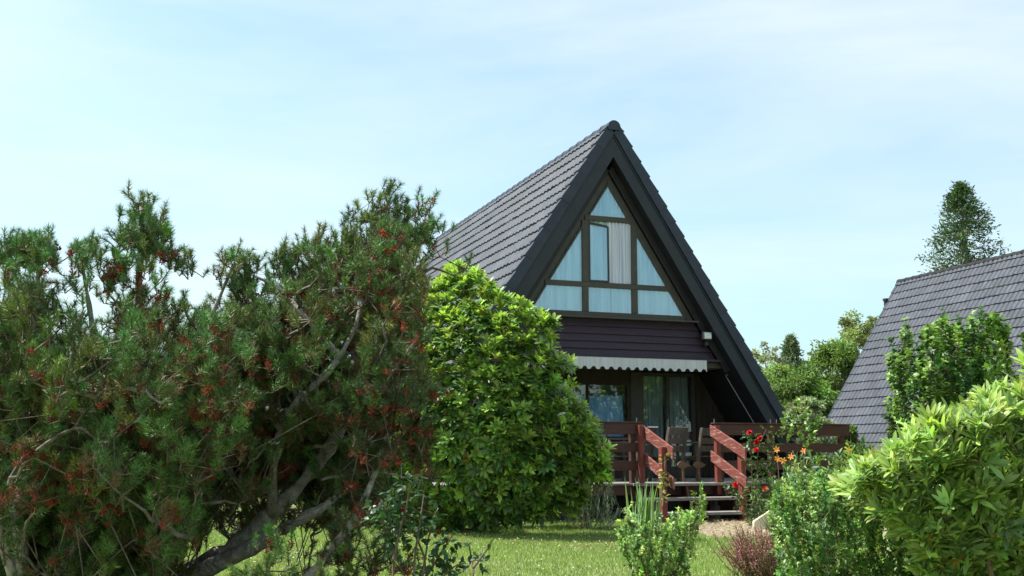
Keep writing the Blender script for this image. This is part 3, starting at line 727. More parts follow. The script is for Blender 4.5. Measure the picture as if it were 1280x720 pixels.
def dead_branches(parent, specs, mat=None, name='dead_branch', g=None):
    for pts, r0 in specs:
        mb = MB(); pts = np.array(pts); m = len(pts); tt = np.linspace(0, m-1, m*5)
        q = np.stack([np.interp(tt, np.arange(m), pts[:, k]) for k in range(3)], 1)
        for _ in range(2): q[1:-1] = (q[:-2] + q[1:-1]*2 + q[2:])/4
        q[1:-1] += g.normal(0, .008, (len(q)-2, 3))
        mb.tube(q, np.linspace(r0, r0*.3, len(q))*(1+g.normal(0, .12, len(q))), 7)
        for i in range(4, len(q)-1, 3):   # side spurs
            d = unit(g.normal(size=3) + np.array([0, 0, .3])); L_ = g.uniform(.05, .18)
            mb.tube([q[i], q[i] + d*L_*.5 + g.normal(0, .01, 3), q[i] + d*L_ + g.normal(0, .02, 3)], [r0*.4, r0*.28, .0015], 4)
        mb.build(name, mat or M['dead_wood'], parent, True)
def proj(P):
    d = P - CAM; fw = np.array([sin(YAW), cos(YAW), 0]); rt = np.array([cos(YAW), -sin(YAW), 0]); x = d@rt; y0 = d@fw; z = d[:, 2]
    D_ = y0*cos(PIT) + z*sin(PIT); u = -y0*sin(PIT) + z*cos(PIT); return 640 + FPX*x/D_, 360 - FPX*u/D_, D_
def px3(seq): return [at(x, y, D) for x, y, D in seq]

# ---- pine in front on the left, leaning trunk running up to the right
g = np.random.default_rng(21)
polyA = [(292,385),(312,362),(335,372),(352,340),(372,325),(396,308),(408,322),(424,295),(440,300),(452,282),(470,276),(484,268),(500,286),(515,288),(522,315),(530,312),(526,340),(524,380),(514,420),(500,470),(488,520),(482,560),(478,600),(480,625),(430,590),(400,650),(350,615),(310,650),(270,600),(250,520),(255,430),(262,380)]
def vol(poly, n, D0, dD, g, cx=None, over=.5):
    x, y = sample_poly(poly, n, g); P = np.asarray(poly, float); c = P.mean(0); h = (P.max(0)-P.min(0))/2
    e_ = np.clip(1 - (((x-c[0])/h[0])**2*.8 + ((y-c[1])/h[1])**2*.5), .12, 1)**.5
    return at(x, y, D0 + over*(y-c[1])/h[1]*.6 + g.uniform(-1, 1, n)*dD*e_), x, y
T, x, y = vol(polyA, 400, 7.4, 1.1, g)
# the crown is open where the pale limbs show and where the sky looks through
def thin(T, x, y, holes, keep, g):
    k = np.ones(len(T), bool)
    for hx, hy, rx, ry in holes: k &= ~((((x-hx)/rx)**2 + ((y-hy)/ry)**2 < 1) & (g.random(len(T)) > keep))
    return T[k]
spA = [(480,222,7.5),(478,236,7.5),(484,250,7.5),(462,243,7.3),(466,262,7.4),(512,243,7.5),(510,262,7.5),(523,252,7.6),(541,250,7.8),(538,268,7.8),(536,285,7.8),(547,262,7.8),(430,272,7.2),(425,290,7.2),(436,285,7.3),(396,290,7.1),(400,302,7.1),(356,303,7.0),(354,318,7.0),(372,310,7.0),(312,320,6.9),(300,322,6.9),(306,335,6.9),(497,262,7.5),(545,300,7.7)]
spA = [(x_, y_ + 13, d_) for x_, y_, d_ in spA if x_ < 543]; ex = np.array(px3(spA)); T = np.concatenate([T, ex])
stA = [(px3([(120,830,7.4),(190,748,7.35),(250,710,7.3),(307,673,7.25),(359,625,7.2),(406,569,7.2),(430,531,7.2),(440,480,7.25),(446,430,7.35),(456,370,7.4),(470,310,7.5),(480,258,7.5)]), .088, .010),
       (px3([(235,722,7.15),(316,684,7.0),(359,658,6.9),(402,638,6.85),(445,600,6.9),(462,560,6.9)]), .055, .010),
       (px3([(340,645,7.2),(340,590,7.0),(352,535,6.85),(370,503,6.75),(406,470,6.75),(425,446,6.8),(444,410,6.9),(452,378,7.0),(440,330,7.1)]), .036, .011),
       (px3([(425,446,6.8),(400,420,6.8),(378,392,6.8),(350,360,6.9),(318,345,6.9)]), .026, .008),
       (px3([(446,430,7.35),(470,390,7.5),(500,350,7.6),(525,300,7.75),(538,272,7.8)]), .040, .010),
       (px3([(352,535,6.85),(330,500,7.2),(310,450,7.6),(296,400,7.9)]), .035, .010)]
pA = pine('bushy pine with leaning grey trunk and rust red cone clusters beside the rhododendron', at(100,830,7.4)*[1,1,0], stA, T, g, None, cones=.34, tcol=(.095, .185, .048), clear=[(300,705,30,9,.1),(350,698,36,9,.08),(400,690,34,9,.08),(440,688,26,9,.15),(262,702,22,7.5,.05),(285,690,24,7.5,.05),(310,672,26,7.5,.05),(335,655,26,7.5,.1),(358,632,26,7.5,.1),(382,602,26,7.5,.12),(405,572,26,7.5,.15),(428,540,26,7.5,.2),(400,640,20,7.3,.2),(365,655,20,7.3,.1),
    (370,500,24,7.0,.1),(390,484,22,7.0,.1),(408,468,24,7.0,.1),(425,446,26,7.1,.1),(442,415,26,7.1,.1),(448,390,22,7.2,.15),(432,366,18,9,.1),(374,386,12,9,.1),(340,640,24,9,.2)])
dead_branches(pA, [(px3([(402,600,6.9),(455,588,6.8),(500,594,6.8),(535,598,6.85)]), .011), (px3([(350,515,7.0),(395,516,6.8),(440,518,6.7)]), .014),
                   (px3([(388,560,7.1),(440,550,6.8),(475,543,6.7),(492,520,6.7)]), .013), (px3([(345,440,7.1),(375,455,7.0),(400,470,7.1)]), .014),
                   (px3([(372,645,7.0),(410,625,6.9),(440,610,6.8)]), .010), (px3([(410,430,7.3),(402,405,7.2),(372,385,7.0)]), .018),
                   (px3([(400,470,7.3),(440,440,7.2),(470,430,7.0)]), .012), (px3([(330,560,7.2),(345,520,7.0),(356,480,6.9)]), .012),
                   (px3([(290,640,7.1),(300,590,6.9),(330,560,6.8),(350,552,6.7)]), .012), (px3([(300,610,7.1),(270,560,6.9),(262,520,6.8)]), .013)], g=g)
# ---- slender second stem rising in front of the rhododendron
g = np.random.default_rng(22)
polyC = [(470,430),(520,420),(556,455),(560,520),(548,600),(505,560),(470,620),(440,650),(420,690),(408,650),(440,560)]
T, x, y = vol(polyC, 20, 6.7, .35, g)
T = np.concatenate([T, at(g.uniform(415, 470, 4), g.uniform(640, 700, 4), g.uniform(6.3, 6.8, 4))])
stC = [(px3([(330,790,6.5),(378,730,6.5),(412,690,6.5),(442,652,6.5),(462,610,6.55),(480,560,6.6),(494,500,6.65),(508,450,6.7),(520,420,6.75)]), .034, .008)]
pine('slender pine stem with thin foliage leaning over the lawn below the bigger pine', at(330,790,6.5)*[1,1,0], stC, T, g, None, cones=.6, tcol=(.06,.10,.035), rb=(.008,.003), nq=(3, 5))
# ---- broad pine filling the left
g = np.random.default_rng(23)
polyB = [(-60,365),(-20,355),(8,345),(30,355),(50,345),(70,378),(92,402),(112,415),(128,402),(150,385),(170,370),(185,355),(205,365),(222,375),(240,390),(262,402),(285,392),(300,415),(300,450),(296,520),(290,590),(262,640),(235,690),(190,720),(150,790),(-80,790)]
T, x, y = vol(polyB, 520, 6.6, 1.25, g)
T = thin(T, x, y, [(128,395,12,10),(200,372,9,10),(300,625,26,30)], .2, g)
spB = []
def spire(tip, foot, D, n, out, w=6):
    H_ = abs(foot[1]-tip[1]); m = max(int(H_/13), 1); tip = (tip[0], tip[1]+4)
    for q in range(m):
        y_ = tip[1] + 8 + q*13
        for s_ in ((0,) if q == 0 else ((-1, .1, 1) if w > 3 or q < 2 else ((g.integers(0, 2)*2-1),))):
            o_ = s_*(6 + min(q, 5)*3.2)*g.uniform(.6, 1.2)
            out.append((tip[0] + (foot[0]-tip[0])*q/m + o_, y_ - abs(o_)*.5, D + g.normal(0, .09)))
    return
def spire_old(tip, foot, D, n, out, w=6):
    for u in np.linspace(0, 1, n):
        out.append((tip[0]+(foot[0]-tip[0])*u + g.normal(0, w*u), tip[1]+8+(foot[1]-tip[1])*u, D + g.normal(0, .05)))
spire((175,245),(178,335),6.6,9,spB,6); spire((200,272),(188,340),6.6,6,spB,5); spire((155,284),(170,340),6.6,5,spB,3)
spire((143,315),(160,350),6.5,4,spB,3); spire((228,315),(225,350),6.7,5,spB,8); spire((98,302),(122,385),6.4,8,spB,3); spire((108,305),(112,330),6.4,3,spB,3)
spire((133,332),(150,372),6.5,3,spB,2); spire((52,290),(52,345),6.3,7,spB,6); spire((40,300),(42,340),6.3,4,spB,5); spire((10,296),(12,345),6.2,6,spB,5)
spire((35,305),(38,345),6.4,4,spB,3); spire((296,315),(290,370),6.9,4,spB,7); spire((-30,300),(-28,350),6.2,5,spB,6); spire((120,300),(120,300),6.4,1,spB,1)
stB = [(px3([(40,900,6.7),(70,780,6.7),(110,640,6.6),(150,500,6.6),(172,400,6.6),(177,255,6.6)]), .09, .010),
       (px3([(40,900,6.7),(30,760,6.5),(20,600,6.4),(40,430,6.35),(52,300,6.3)]), .07, .010),
       (px3([(110,640,6.6),(120,520,6.5),(118,420,6.45),(100,315,6.4)]), .045, .008),
       (px3([(70,780,6.7),(150,660,6.9),(215,540,6.9),(250,430,6.9),(292,330,6.9)]), .06, .010),
       (px3([(30,760,6.5),(-20,600,6.3),(-30,450,6.2),(-30,310,6.2)]), .05, .009)]
pB = pine('wide dense pine covering the left edge with upright leading shoots', at(40,900,6.7)*[1,1,0], stB, T, g, np.array(px3(spB)), cones=.26, tcol=(.09,.185,.052), clear=[(262,705,34,9,.1),(240,725,26,9,.2),(285,670,24,9,.2)])
dead_branches(pB, [(px3([(180,620,6.2),(220,600,5.9),(262,570,5.9)]), .009), (px3([(200,690,6.4),(235,650,6.1),(250,610,6.0)]), .014),
                   (px3([(130,470,6.0),(165,490,5.8),(180,520,5.8)]), .010)], g=g)
# ---- low pine tips at the bottom edge
g = np.random.default_rng(24)
for k, (cx_, w_, top, lab) in enumerate(((335, 38, 668, 'low pine tips poking up at the bottom edge under the leaning trunk'), (408, 14, 700, 'small pine tip at the bottom edge right of the leaning trunk'))):
    n = 8 if k == 0 else 3; xx = g.uniform(cx_-w_, cx_+w_, n); yy = top + g.uniform(0, 1, n)**.7*80 + abs(xx-cx_)*.5
    T = at(xx, yy, g.uniform(5.2, 5.9, n)); b_ = floor_at(cx_, 5.5); st_ = [(np.array([b_, b_+[0,0,.25], at(cx_, top+40, 5.5)]), .012, .004)]
    pine(lab, b_, st_, T, g, None, cones=.15, rb=(.006, .003), nq=(2, 4))

# ---- rhododendrons
def rhodo(label, base, poly, n, D0, dD, g, leaf=(.10, .14), wd=.34, ratio_new=.45, stems=None, kind='long', nl=(8, 12), dark=(.05, .105, .028), new=(.18, .28, .05), name='rhododendron', cat='rhododendron', holes=None, droop=.22, shell=.5, front_only=False, mat='gloss_leaf', group=None, vv=.2, pull=.36):
    root = thing(name, label, cat, base, group)
    x, y = sample_poly(poly, n, g); P = np.asarray(poly, float); c = P.mean(0); h = (P.max(0)-P.min(0))/2
    e_ = np.clip(1 - (((x-c[0])/h[0])**2*.9 + ((y-c[1])/h[1])**2*.8), .03, 1)**.5
    sgn = -(g.random(n)**shell)*np.where(g.random(n) < .86, 1, -1)      # most leaves sit near the surface
    T = at(x, y, D0 + sgn*dD*e_)
    gc = T[g.integers(0, n, max(n//7, 1))]; ki = np.array([np.argmin(((gc-t)**2).sum(1)) for t in T])     # gather the whorls into sprays
    T = T*(1-pull) + (gc[ki] + g.normal(0, .05, T.shape))*pull + np.array([0, 0, .05])*g.random((n, 1))
    T = T[T[:, 2] > .04]
    if holes: T = thin(T, x[:len(T)], y[:len(T)], holes, .2, g)
    n = len(T); cen = np.array([T[:, 0].mean(), T[:, 1].mean(), T[:, 2].min() + .35*(T[:, 2].max()-T[:, 2].min())])
    out = unit((T - cen)*[1, 1, .8]); up = np.array([0, 0, 1.])
    nst = stems or 6; st_ = []
    for k in range(nst):
        t_ = T[g.integers(n)]; b = np.array(base) + g.normal(0, .12, 3)*[1, 1, 0]; mid = b*.5 + t_*.5; mid[2] = b[2] + (t_[2]-b[2])*.35
        e2 = b*.25 + t_*.75; e2[2] = b[2] + (t_[2]-b[2])*.65
        st_.append((np.array([b, mid, e2]), .022, .008))
    sub = T[g.choice(n, min(n, 420), replace=False)]
    sk = Skel(st_); sk.grow(sub, g, up=.6, r=(.009, .003), wob=.02); sk.build(root, M['twig'], trunk='stems', limb='twigs', nside=4)
    # whorls
    cnt = g.integers(nl[0], nl[1]+1, n); k = np.repeat(np.arange(n), cnt); m = len(k)
    ax = unit(out*.7 + up*.8 + g.normal(0, .25, (n, 3)))
    zr = (T[:, 2]-T[:, 2].min())/(np.ptp(T[:, 2])+1e-6)
    isnew = g.random(n) < ratio_new*(.6+.5*zr)
    U = perp(ax, g); W = np.cross(ax, U)
    st0 = np.concatenate([[0], np.cumsum(cnt)[:-1]]); i_in = np.arange(m) - st0[k]
    az = i_in*2.399 + g.normal(0, .2, m); lift = np.where(isnew[k], g.uniform(.5, 1.25, m), g.uniform(-.15, .65, m))
    rad = np.cos(az)[:, None]*U[k] + np.sin(az)[:, None]*W[k]
    D_ = unit(rad*np.cos(lift)[:, None] + ax[k]*np.sin(lift)[:, None]); Nn = unit(ax[k]*np.cos(lift)[:, None] - rad*np.sin(lift)[:, None] + g.normal(0, .15, (m, 3)))
    L_ = g.uniform(*leaf, m)*np.where(isnew[k], .92, 1.05); 
    Vv, F, kv = leaves(T[k] + rad*.008 - ax[k]*(i_in*.003)[:, None], D_, Nn, L_, L_*wd*g.uniform(.85, 1.15, m), kind, .3, droop)
    cc = np.where(isnew[:, None], tint(new, n, g, .06, vv), tint(dark, n, g, .10, vv*1.2))[k]*np.exp(g.normal(0, .16, (m, 1)))
    old = g.random(m) < .012; cc[old] = (.26, .16, .03)
    build_quads('foliage', Vv, F, M[mat], root, np.repeat(cc, kv, 0), True)
    return root, T
g = np.random.default_rng(31)
polyR = [(548,352),(560,336),(580,330),(604,338),(612,350),(628,368),(650,378),(668,392),(698,400),(706,410),(690,425),(690,440),(712,452),(720,462),(704,474),(698,488),(724,494),(736,504),(728,520),(752,532),(746,548),(764,562),(756,585),(762,600),(740,615),(722,640),(680,652),(600,662),(520,662),(470,655),(448,600),(454,520),(474,440),(500,396),(528,366)]
b_ = floor_at(600, 15.2)
rhodo('big rounded rhododendron with glossy leaves between the leaning pine and the deck', b_, polyR, 3500, 14.9, 1.45, g, (.10, .15), .36, .75, stems=9, nl=(8, 11), shell=.3, new=(.28,.40,.09), dark=(.095,.175,.05))
# red seed heads and dead blooms low in the rhododendron
mb = MB()
g = np.random.default_rng(32)
polyS = [(1046,606),(1062,590),(1078,572),(1092,578),(1108,564),(1130,556),(1155,534),(1188,520),(1215,524),(1245,486),(1262,494),(1300,455),(1420,410),(1420,820),(1175,820),(1155,720),(1125,665),(1085,632),(1052,618)]
b_ = floor_at(1260, 5.6)
rhodo('large sunlit yellow-green rhododendron filling the lower right corner', b_, polyS, 2700, 6.2, 1.0, g, (.06, .115), .25, .9, stems=9, nl=(9, 13), dark=(.15, .23, .06), new=(.27, .37, .10), droop=.12, shell=.4)
# ---- small leaved shrubs
def bush(label, base, poly, n, D0, dD, g, nl=34, ll=.022, lwid=.55, slen=.16, dark=(.05, .10, .022), new=(.13, .2, .04), fr=.4, name='shrub', cat='shrub', axis_up=1., kind='small', mat='leaf', group=None, stem_r=.010, hv=.08, vv=.22, spr=.35, ang=(.5, 1.2), zmin=.02, nst=6, limbs=260, cylinder=.0, droop=.1):
    root = thing(name, label, cat, base, group)
    x, y = sample_poly(poly, n, g); P = np.asarray(poly, float); c = P.mean(0); h = (P.max(0)-P.min(0))/2
    e_ = np.clip(1 - (((x-c[0])/h[0])**2*.9 + ((y-c[1])/h[1])**2*.6), .05, 1)**.5
    T = at(x, y, D0 + g.uniform(-1, 1, n)*dD*e_); T = T[T[:, 2] > zmin]; n = len(T)
    base = np.array(base); st_ = []
    for k in range(nst):
        t_ = T[g.integers(n)]; b = base + g.normal(0, .05, 3)*[1, 1, 0]; q = b*.35 + t_*.65; q[2] = b[2] + (t_[2]-b[2])*.6
        st_.append((np.array([b, b*.6+q*.4, q]), stem_r, stem_r*.5))
    sk = Skel(st_); sk.grow(T[g.choice(n, min(n, limbs), replace=False)], g, up=.7, r=(stem_r*.5, stem_r*.2), wob=.015)
    sk.build(root, M['twig'], trunk='stems', limb='twigs', nside=4)
    cen = T.mean(0); cen[2] = T[:, 2].min()
    ax = unit(unit(T-cen)*.5 + np.array([0, 0, axis_up]) + g.normal(0, spr, (n, 3)))
    k = np.repeat(np.arange(n), nl); m = len(k); t = g.random(m); az = g.uniform(0, 2*pi, m); an = g.uniform(*ang, m)
    U = perp(ax, g); W = np.cross(ax, U); rad = np.cos(az)[:, None]*U[k] + np.sin(az)[:, None]*W[k]
    D_ = ax[k]*np.cos(an)[:, None] + rad*np.sin(an)[:, None]; Nn = ax[k]*np.sin(an)[:, None] - rad*np.cos(an)[:, None] + g.normal(0, .3, (m, 3))
    sl = slen*g.uniform(.6, 1.2, n)
    L_ = ll*g.uniform(.7, 1.25, m)
    Vv, F, kv = leaves(T[k] + ax[k]*((t-.5)*sl[k])[:, None], D_, Nn, L_, L_*lwid, kind, .3, droop)
    isn = (g.random(n) < fr)[:, None]
    cc = np.where(isn, tint(new, n, g, hv, vv), tint(dark, n, g, hv, vv))[k]*np.exp(g.normal(0, .18, (m, 1)))*(1+.5*(t[:, None]-.4)*isn[k])
    build_quads('foliage', Vv, F, M[mat], root, np.repeat(cc, kv, 0), True)
    return root
g = np.random.default_rng(41)
polyBox = [(784,660),(782,642),(800,656),(812,664),(822,652),(838,656),(848,646),(858,648),(866,628),(876,616),(881,632),(874,660),(872,672),(862,700),(860,790),(796,790),(788,720),(778,690),(774,660)]
bush('small upright box-leaved shrub on the lawn in front of the steps', floor_at(825, 8.6), polyBox, 430, 8.6, .36, g, nl=40, ll=.028, slen=.17, dark=(.13, .23, .07), new=(.27, .38, .12), fr=.5, nst=7)
g = np.random.default_rng(42)
polyP = [(962,640),(972,612),(985,618),(992,600),(1010,606),(1030,598),(1052,612),(1080,618),(1110,610),(1140,640),(1160,690),(1170,800),(960,800),(976,740),(972,690)]
bush('dense small-leaved shrub between the heather and the yellow-green rhododendron', floor_at(1060, 6.4), polyP, 1500, 6.4, .7, g, nl=36, ll=.026, lwid=.6, slen=.15, dark=(.10, .19, .06), new=(.22, .32, .10), fr=.42, mat='gloss_leaf')
g = np.random.default_rng(43)
bush('leafy maple-like tree in front of the neighbouring grey roof', floor_at(1180, 17.), [(1110,470),(1118,440),(1128,425),(1135,402),(1142,428),(1160,418),(1180,400),(1195,412),(1215,404),(1228,396),(1250,402),(1262,430),(1262,560),(1200,590),(1150,590),(1120,550),(1108,520),(1122,500)],
     820, 17., 1.2, g, nl=20, ll=.08, lwid=.95, slen=.4, kind='lobed', dark=(.05, .11, .032), new=(.16, .26, .06), fr=.5, name='maple_tree', cat='tree', stem_r=.03, ang=(.7, 1.5), nst=5, droop=.25)
g = np.random.default_rng(44)
bush('taller dark green shrub with oval leaves at the right edge behind the rhododendron', floor_at(1290, 8.), [(1215,500),(1228,470),(1240,452),(1246,424),(1252,440),(1262,435),(1275,430),(1300,420),(1360,400),(1370,600),(1240,560),(1222,530)],
     150, 8., .5, g, nl=20, ll=.055, lwid=.55, slen=.2, kind='broad', dark=(.05, .10, .022), new=(.11, .18, .035), fr=.4, mat='gloss_leaf', nst=6)
# grey-green lavender by the rhododendron foot
g = np.random.default_rng(45)
bush('grey-green lavender bush at the foot of the deck beside the rhododendron', floor_at(735, 15.3), [(702,655),(700,625),(718,606),(738,600),(756,606),(770,622),(776,650),(760,662),(720,662)],
     150, 15.3, .5, g, nl=22, ll=.05, lwid=.16, slen=.3, dark=(.13, .17, .12), new=(.26, .29, .24), fr=.5, name='lavender', cat='shrub', kind='small', ang=(.2, .6))
# heather
g = np.random.default_rng(46)
hb = floor_at(955, 8.9); hr = thing('heather', 'reddish pink heather clump at the edge of the lawn beside the gravel', 'heather', hb)
n = 560; d = unit(g.normal(0, .62, (n, 3))*[1, 1, 0] + [0, 0, 1.15]); L_ = g.uniform(.22, .50, n); mb = MB()
ps = hb + g.normal(0, .085, (n, 3))*[1, 1, 0]
for i in range(n):
    q1 = ps[i] + d[i]*L_[i]*.55; q2 = ps[i] + d[i]*L_[i]*[1, 1, 1.06]; mb.tube([ps[i], q1, q2], [.0035, .0028, .0015], 4, cap=False)
mb.build('stems', M['twig'], hr)
nl = 46; k = np.repeat(np.arange(n), nl); t = g.random(n*nl)**.7; pp = ps[k] + d[k]*(L_[k]*(.12+.9*t))[:, None]
dd = unit(d[k]*.8 + g.normal(0, .6, (n*nl, 3)))
V, F, kv = leaves(pp, dd, g.normal(size=dd.shape), g.uniform(.010, .020, n*nl), np.full(n*nl, .008), 'small', .4, 0)
gr = tint((.20, .21, .10), n*nl, g, .1, .25); pk = tint((.42, .19, .23), n*nl, g, .12, .3); br = tint((.34, .19, .14), n*nl, g, .1, .25)
s3 = np.where((t[:, None] > .62) & (g.random((n, 1))[k] < .7), pk, np.where(g.random((n, 1))[k] < .5, br, gr))
build_quads('flowers', V, F, M['leaf'], hr, np.repeat(s3, kv, 0))
# gladiolus leaves
g = np.random.default_rng(47)
gb = floor_at(803, 12.6); gl = thing('gladiolus', 'clump of upright sword-shaped leaves left of the steps', 'plant', gb)
n = 46; az = g.uniform(0, 2*pi, n); ln = g.uniform(.03, .2, n); D_ = unit(np.stack([np.cos(az)*ln, np.sin(az)*ln, np.ones(n)], 1)); P_ = gb + np.stack([g.normal(0, .07, n), g.normal(0, .05, n), np.zeros(n)], 1)
V, F, kv = leaves(P_, D_, perp(D_, g), g.uniform(.5, .80, n), np.full(n, .045), 'blade', .3, .08)
build_quads('leaves', V, F, M['leaf'], gl, np.repeat(tint((.20, .31, .13), n, g, .06, .2), kv, 0))
# ---- flowers
def leafy_stem(mbs, path, n, g, ll=.05, wd=.6, spread=.06, col=(.05, .1, .025), acc=None, kind='broad', three=True):
    q = np.asarray(path); tt = np.sort(g.random(n))*(len(q)-1); P_ = np.stack([np.interp(tt, np.arange(len(q)), q[:, k]) for k in range(3)], 1)
    out = unit(g.normal(size=(n, 3))*[1, 1, .5] + [0, 0, .1])
    rep = 3 if three else 1; k = np.repeat(np.arange(n), rep)
    D_ = unit(out[k] + g.normal(0, .5, (n*rep, 3))*(rep > 1)); pos = P_[k] + out[k]*(g.uniform(.3, 1, n*rep)*spread)[:, None]
    L_ = ll*g.uniform(.7, 1.2, n*rep)
    acc.append((pos, D_, unit(g.normal(0, .4, (n*rep, 3)) + [0, 0, 1]), L_, L_*wd, tint(col, n*rep, g, .1, .28), kind))
def flush(acc, name, root, mat='leaf'):
    Vs, Fs, Cs = [], [], []; n0 = 0
    for pos, D_, Nn, L_, W_, c, kind in acc:
        V, F, kv = leaves(pos, D_, Nn, L_, W_, kind, .3, .2); Vs.append(V); Fs.append(F+n0); n0 += len(V); Cs.append(np.repeat(c, kv, 0))
    build_quads(name, np.concatenate(Vs), np.concatenate(Fs), M[mat], root, np.concatenate(Cs), True)
def smooth_path(pts, m=6):
    pts = np.asarray(pts, float); tt = np.linspace(0, len(pts)-1, len(pts)*m); q = np.stack([np.interp(tt, np.arange(len(pts)), pts[:, k]) for k in range(3)], 1)
    for _ in range(3): q[1:-1] = (q[:-2]+2*q[1:-1]+q[2:])/4
    return q
def bloom(c, r, g, col, root, nm='bloom', layers=((.25, 5), (.6, 6), (1.1, 7), (1.4, 7)), axis=(-.3, -.6, .7)):
    ax = unit(np.array(axis) + g.normal(0, .2, 3)); U = perp(ax[None], g)[0]; W = np.cross(ax, U); acc = []
    for th, k in layers:
        a = np.arange(k)*2*pi/k + g.uniform(0, 6); rad = np.cos(a)[:, None]*U + np.sin(a)[:, None]*W
        D_ = rad*sin(th) + ax*cos(th); Nn = ax*sin(th) - rad*cos(th); L_ = np.full(k, r)*g.uniform(.85, 1.1, k)
        acc.append((np.tile(c, (k, 1)), D_, Nn, L_, L_*.95, tint(col, k, g, .05, .15), 'broad'))
    flush(acc, nm, root, 'petal')
# climbing red rose by the right handrail
g = np.random.default_rng(51); rb_ = onY(948, 640, -2.35)*[1, 1, 0]
rr = thing('rose_bush', 'climbing rose with red blooms beside the right handrail', 'rose', rb_); mb = MB(); acc = []
for pts in ([(948,655,16.6),(952,620,16.6),(946,585,16.5),(948,560,16.4),(958,536,16.4)], [(948,655,16.6),(940,620,16.5),(940,580,16.4),(936,540,16.4)], [(948,655,16.6),(960,620,16.4),(964,596,16.3)], [(940,650,16.5),(928,630,16.3),(914,605,16.2)], [(952,600,16.5),(966,570,16.4),(968,545,16.4)]):
    q = smooth_path(px3(pts)); mb.tube(q, np.linspace(.010, .004, len(q)), 5); leafy_stem(None, q, 62, g, .055, .6, .13, (.06, .115, .03), acc)
mb.build('stems', M['twig'], rr); flush(acc, 'leaves', rr)
for px_, py_, D_ in ((937,541,16.2),(946,553,16.2),(945,563,16.1),(957,612,16.0),(919,606,15.9),(950,548,16.2)): bloom(at(px_, py_, D_), .047, g, (.55, .02, .02), rr)
# yellow-green vine up the left handrail post
g = np.random.default_rng(52); vb = onY(826, 640, -2.72)*[1, 1, 0]
vr = thing('climbing_vine', 'thin yellow-green vine climbing the left handrail post', 'vine', vb); acc = []; q = smooth_path([vb, vb+[.05, 0, .4], vb+[.07, -.02, .75], vb+[.10, .02, 1.02]]); mb = MB(); mb.tube(q, np.linspace(.007, .003, len(q)), 5); mb.build('stem', M['deck'], vr)
leafy_stem(None, q[6:], 34, g, .07, .8, .05, (.30, .32, .10), acc, three=False); flush(acc, 'leaves', vr)
# orange lilies
g = np.random.default_rng(53)
for i, (px_, py_, D_, lab) in enumerate(((971,562,11.6,'tall orange lily, upper left of the lilies before the railing'), (972,574,11.4,'orange lily with low bloom, nearest the steps'), (979,576,11.3,'orange lily right beside the lowest bloom'), (989,571,11.4,'orange lily just left of the thin standard tree stem'), (1005,564,11.6,'pale orange lily just right of the thin standard tree stem'), (1061,563,11.8,'lone orange lily by the far end of the railing'))):
    c = at(px_, py_, D_); fb = floor_at(px_+g.normal(0, 6), D_); o = thing('lily', lab, 'flower', fb, 'orange lilies in the flower bed')
    q = smooth_path([fb, fb*.5+c*.5+[.02, 0, 0], c]); mb = MB(); mb.tube(q, .004, 5); mb.build('stem', M['twig'], o)
    ax = unit(np.array([-.5, -.8, .3]) + g.normal(0, .3, 3)); U = perp(ax[None], g)[0]; W = np.cross(ax, U); a = np.arange(6)*pi/3; rad = np.cos(a)[:, None]*U + np.sin(a)[:, None]*W
    D6 = rad*.9 + ax*.35; flush([(np.tile(c, (6, 1)), D6, ax - rad*.3, np.full(6, .040), np.full(6, .016), tint((.85, .30, .07), 6, g, .05, .1), 'long')], 'bloom', o, 'petal')
    acc = []; nn = 16; a = g.uniform(0, 2*pi, nn); D_b = unit(np.stack([np.cos(a)*.45, np.sin(a)*.45, np.ones(nn)], 1)); acc.append((np.tile(fb, (nn, 1)), D_b, -perp(D_b, g), g.uniform(.35, .65, nn), np.full(nn, .022), tint((.11, .18, .05), nn, g), 'blade')); flush(acc, 'leaves', o)
# standard tree with thin stem
g = np.random.default_rng(54); sb = floor_at(1001, 9.6)
bush('small standard tree with thin bare stem and round leafy head before the railing', sb, [(982,555),(978,528),(986,510),(1000,506),(1018,515),(1024,536),(1014,558),(1000,575),(990,570)], 24, 9.6, .18, g, nl=13, ll=.04, lwid=.7, slen=.12, dark=(.10, .18, .05), new=(.18, .27, .08), fr=.5, name='standard_tree', cat='small tree', kind='broad', stem_r=.007, nst=3)
# dense perennial greens round the lilies
g = np.random.default_rng(55)
bush('low mixed green perennials around the orange lilies', floor_at(1010, 10.8), [(985,600),(990,575),(1010,570),(1030,585),(1060,570),(1085,560),(1100,600),(1060,630),(990,630)], 160, 10.8, .5, g, nl=18, ll=.07, lwid=.28, slen=.25, dark=(.06, .11, .03), new=(.16, .22, .06), fr=.4, name='perennials', cat='plant', kind='long')
bush('dark leafy undergrowth at the foot of the deck right of the steps', floor_at(985, 15.8), [(935,650),(940,615),(960,605),(1000,600),(1050,600),(1080,620),(1080,655),(1000,665),(940,662)], 120, 15.8, .5, g, nl=20, ll=.06, lwid=.4, slen=.25, dark=(.05, .09, .03), new=(.09, .14, .04), fr=.3, name='undergrowth', cat='plant', kind='small')
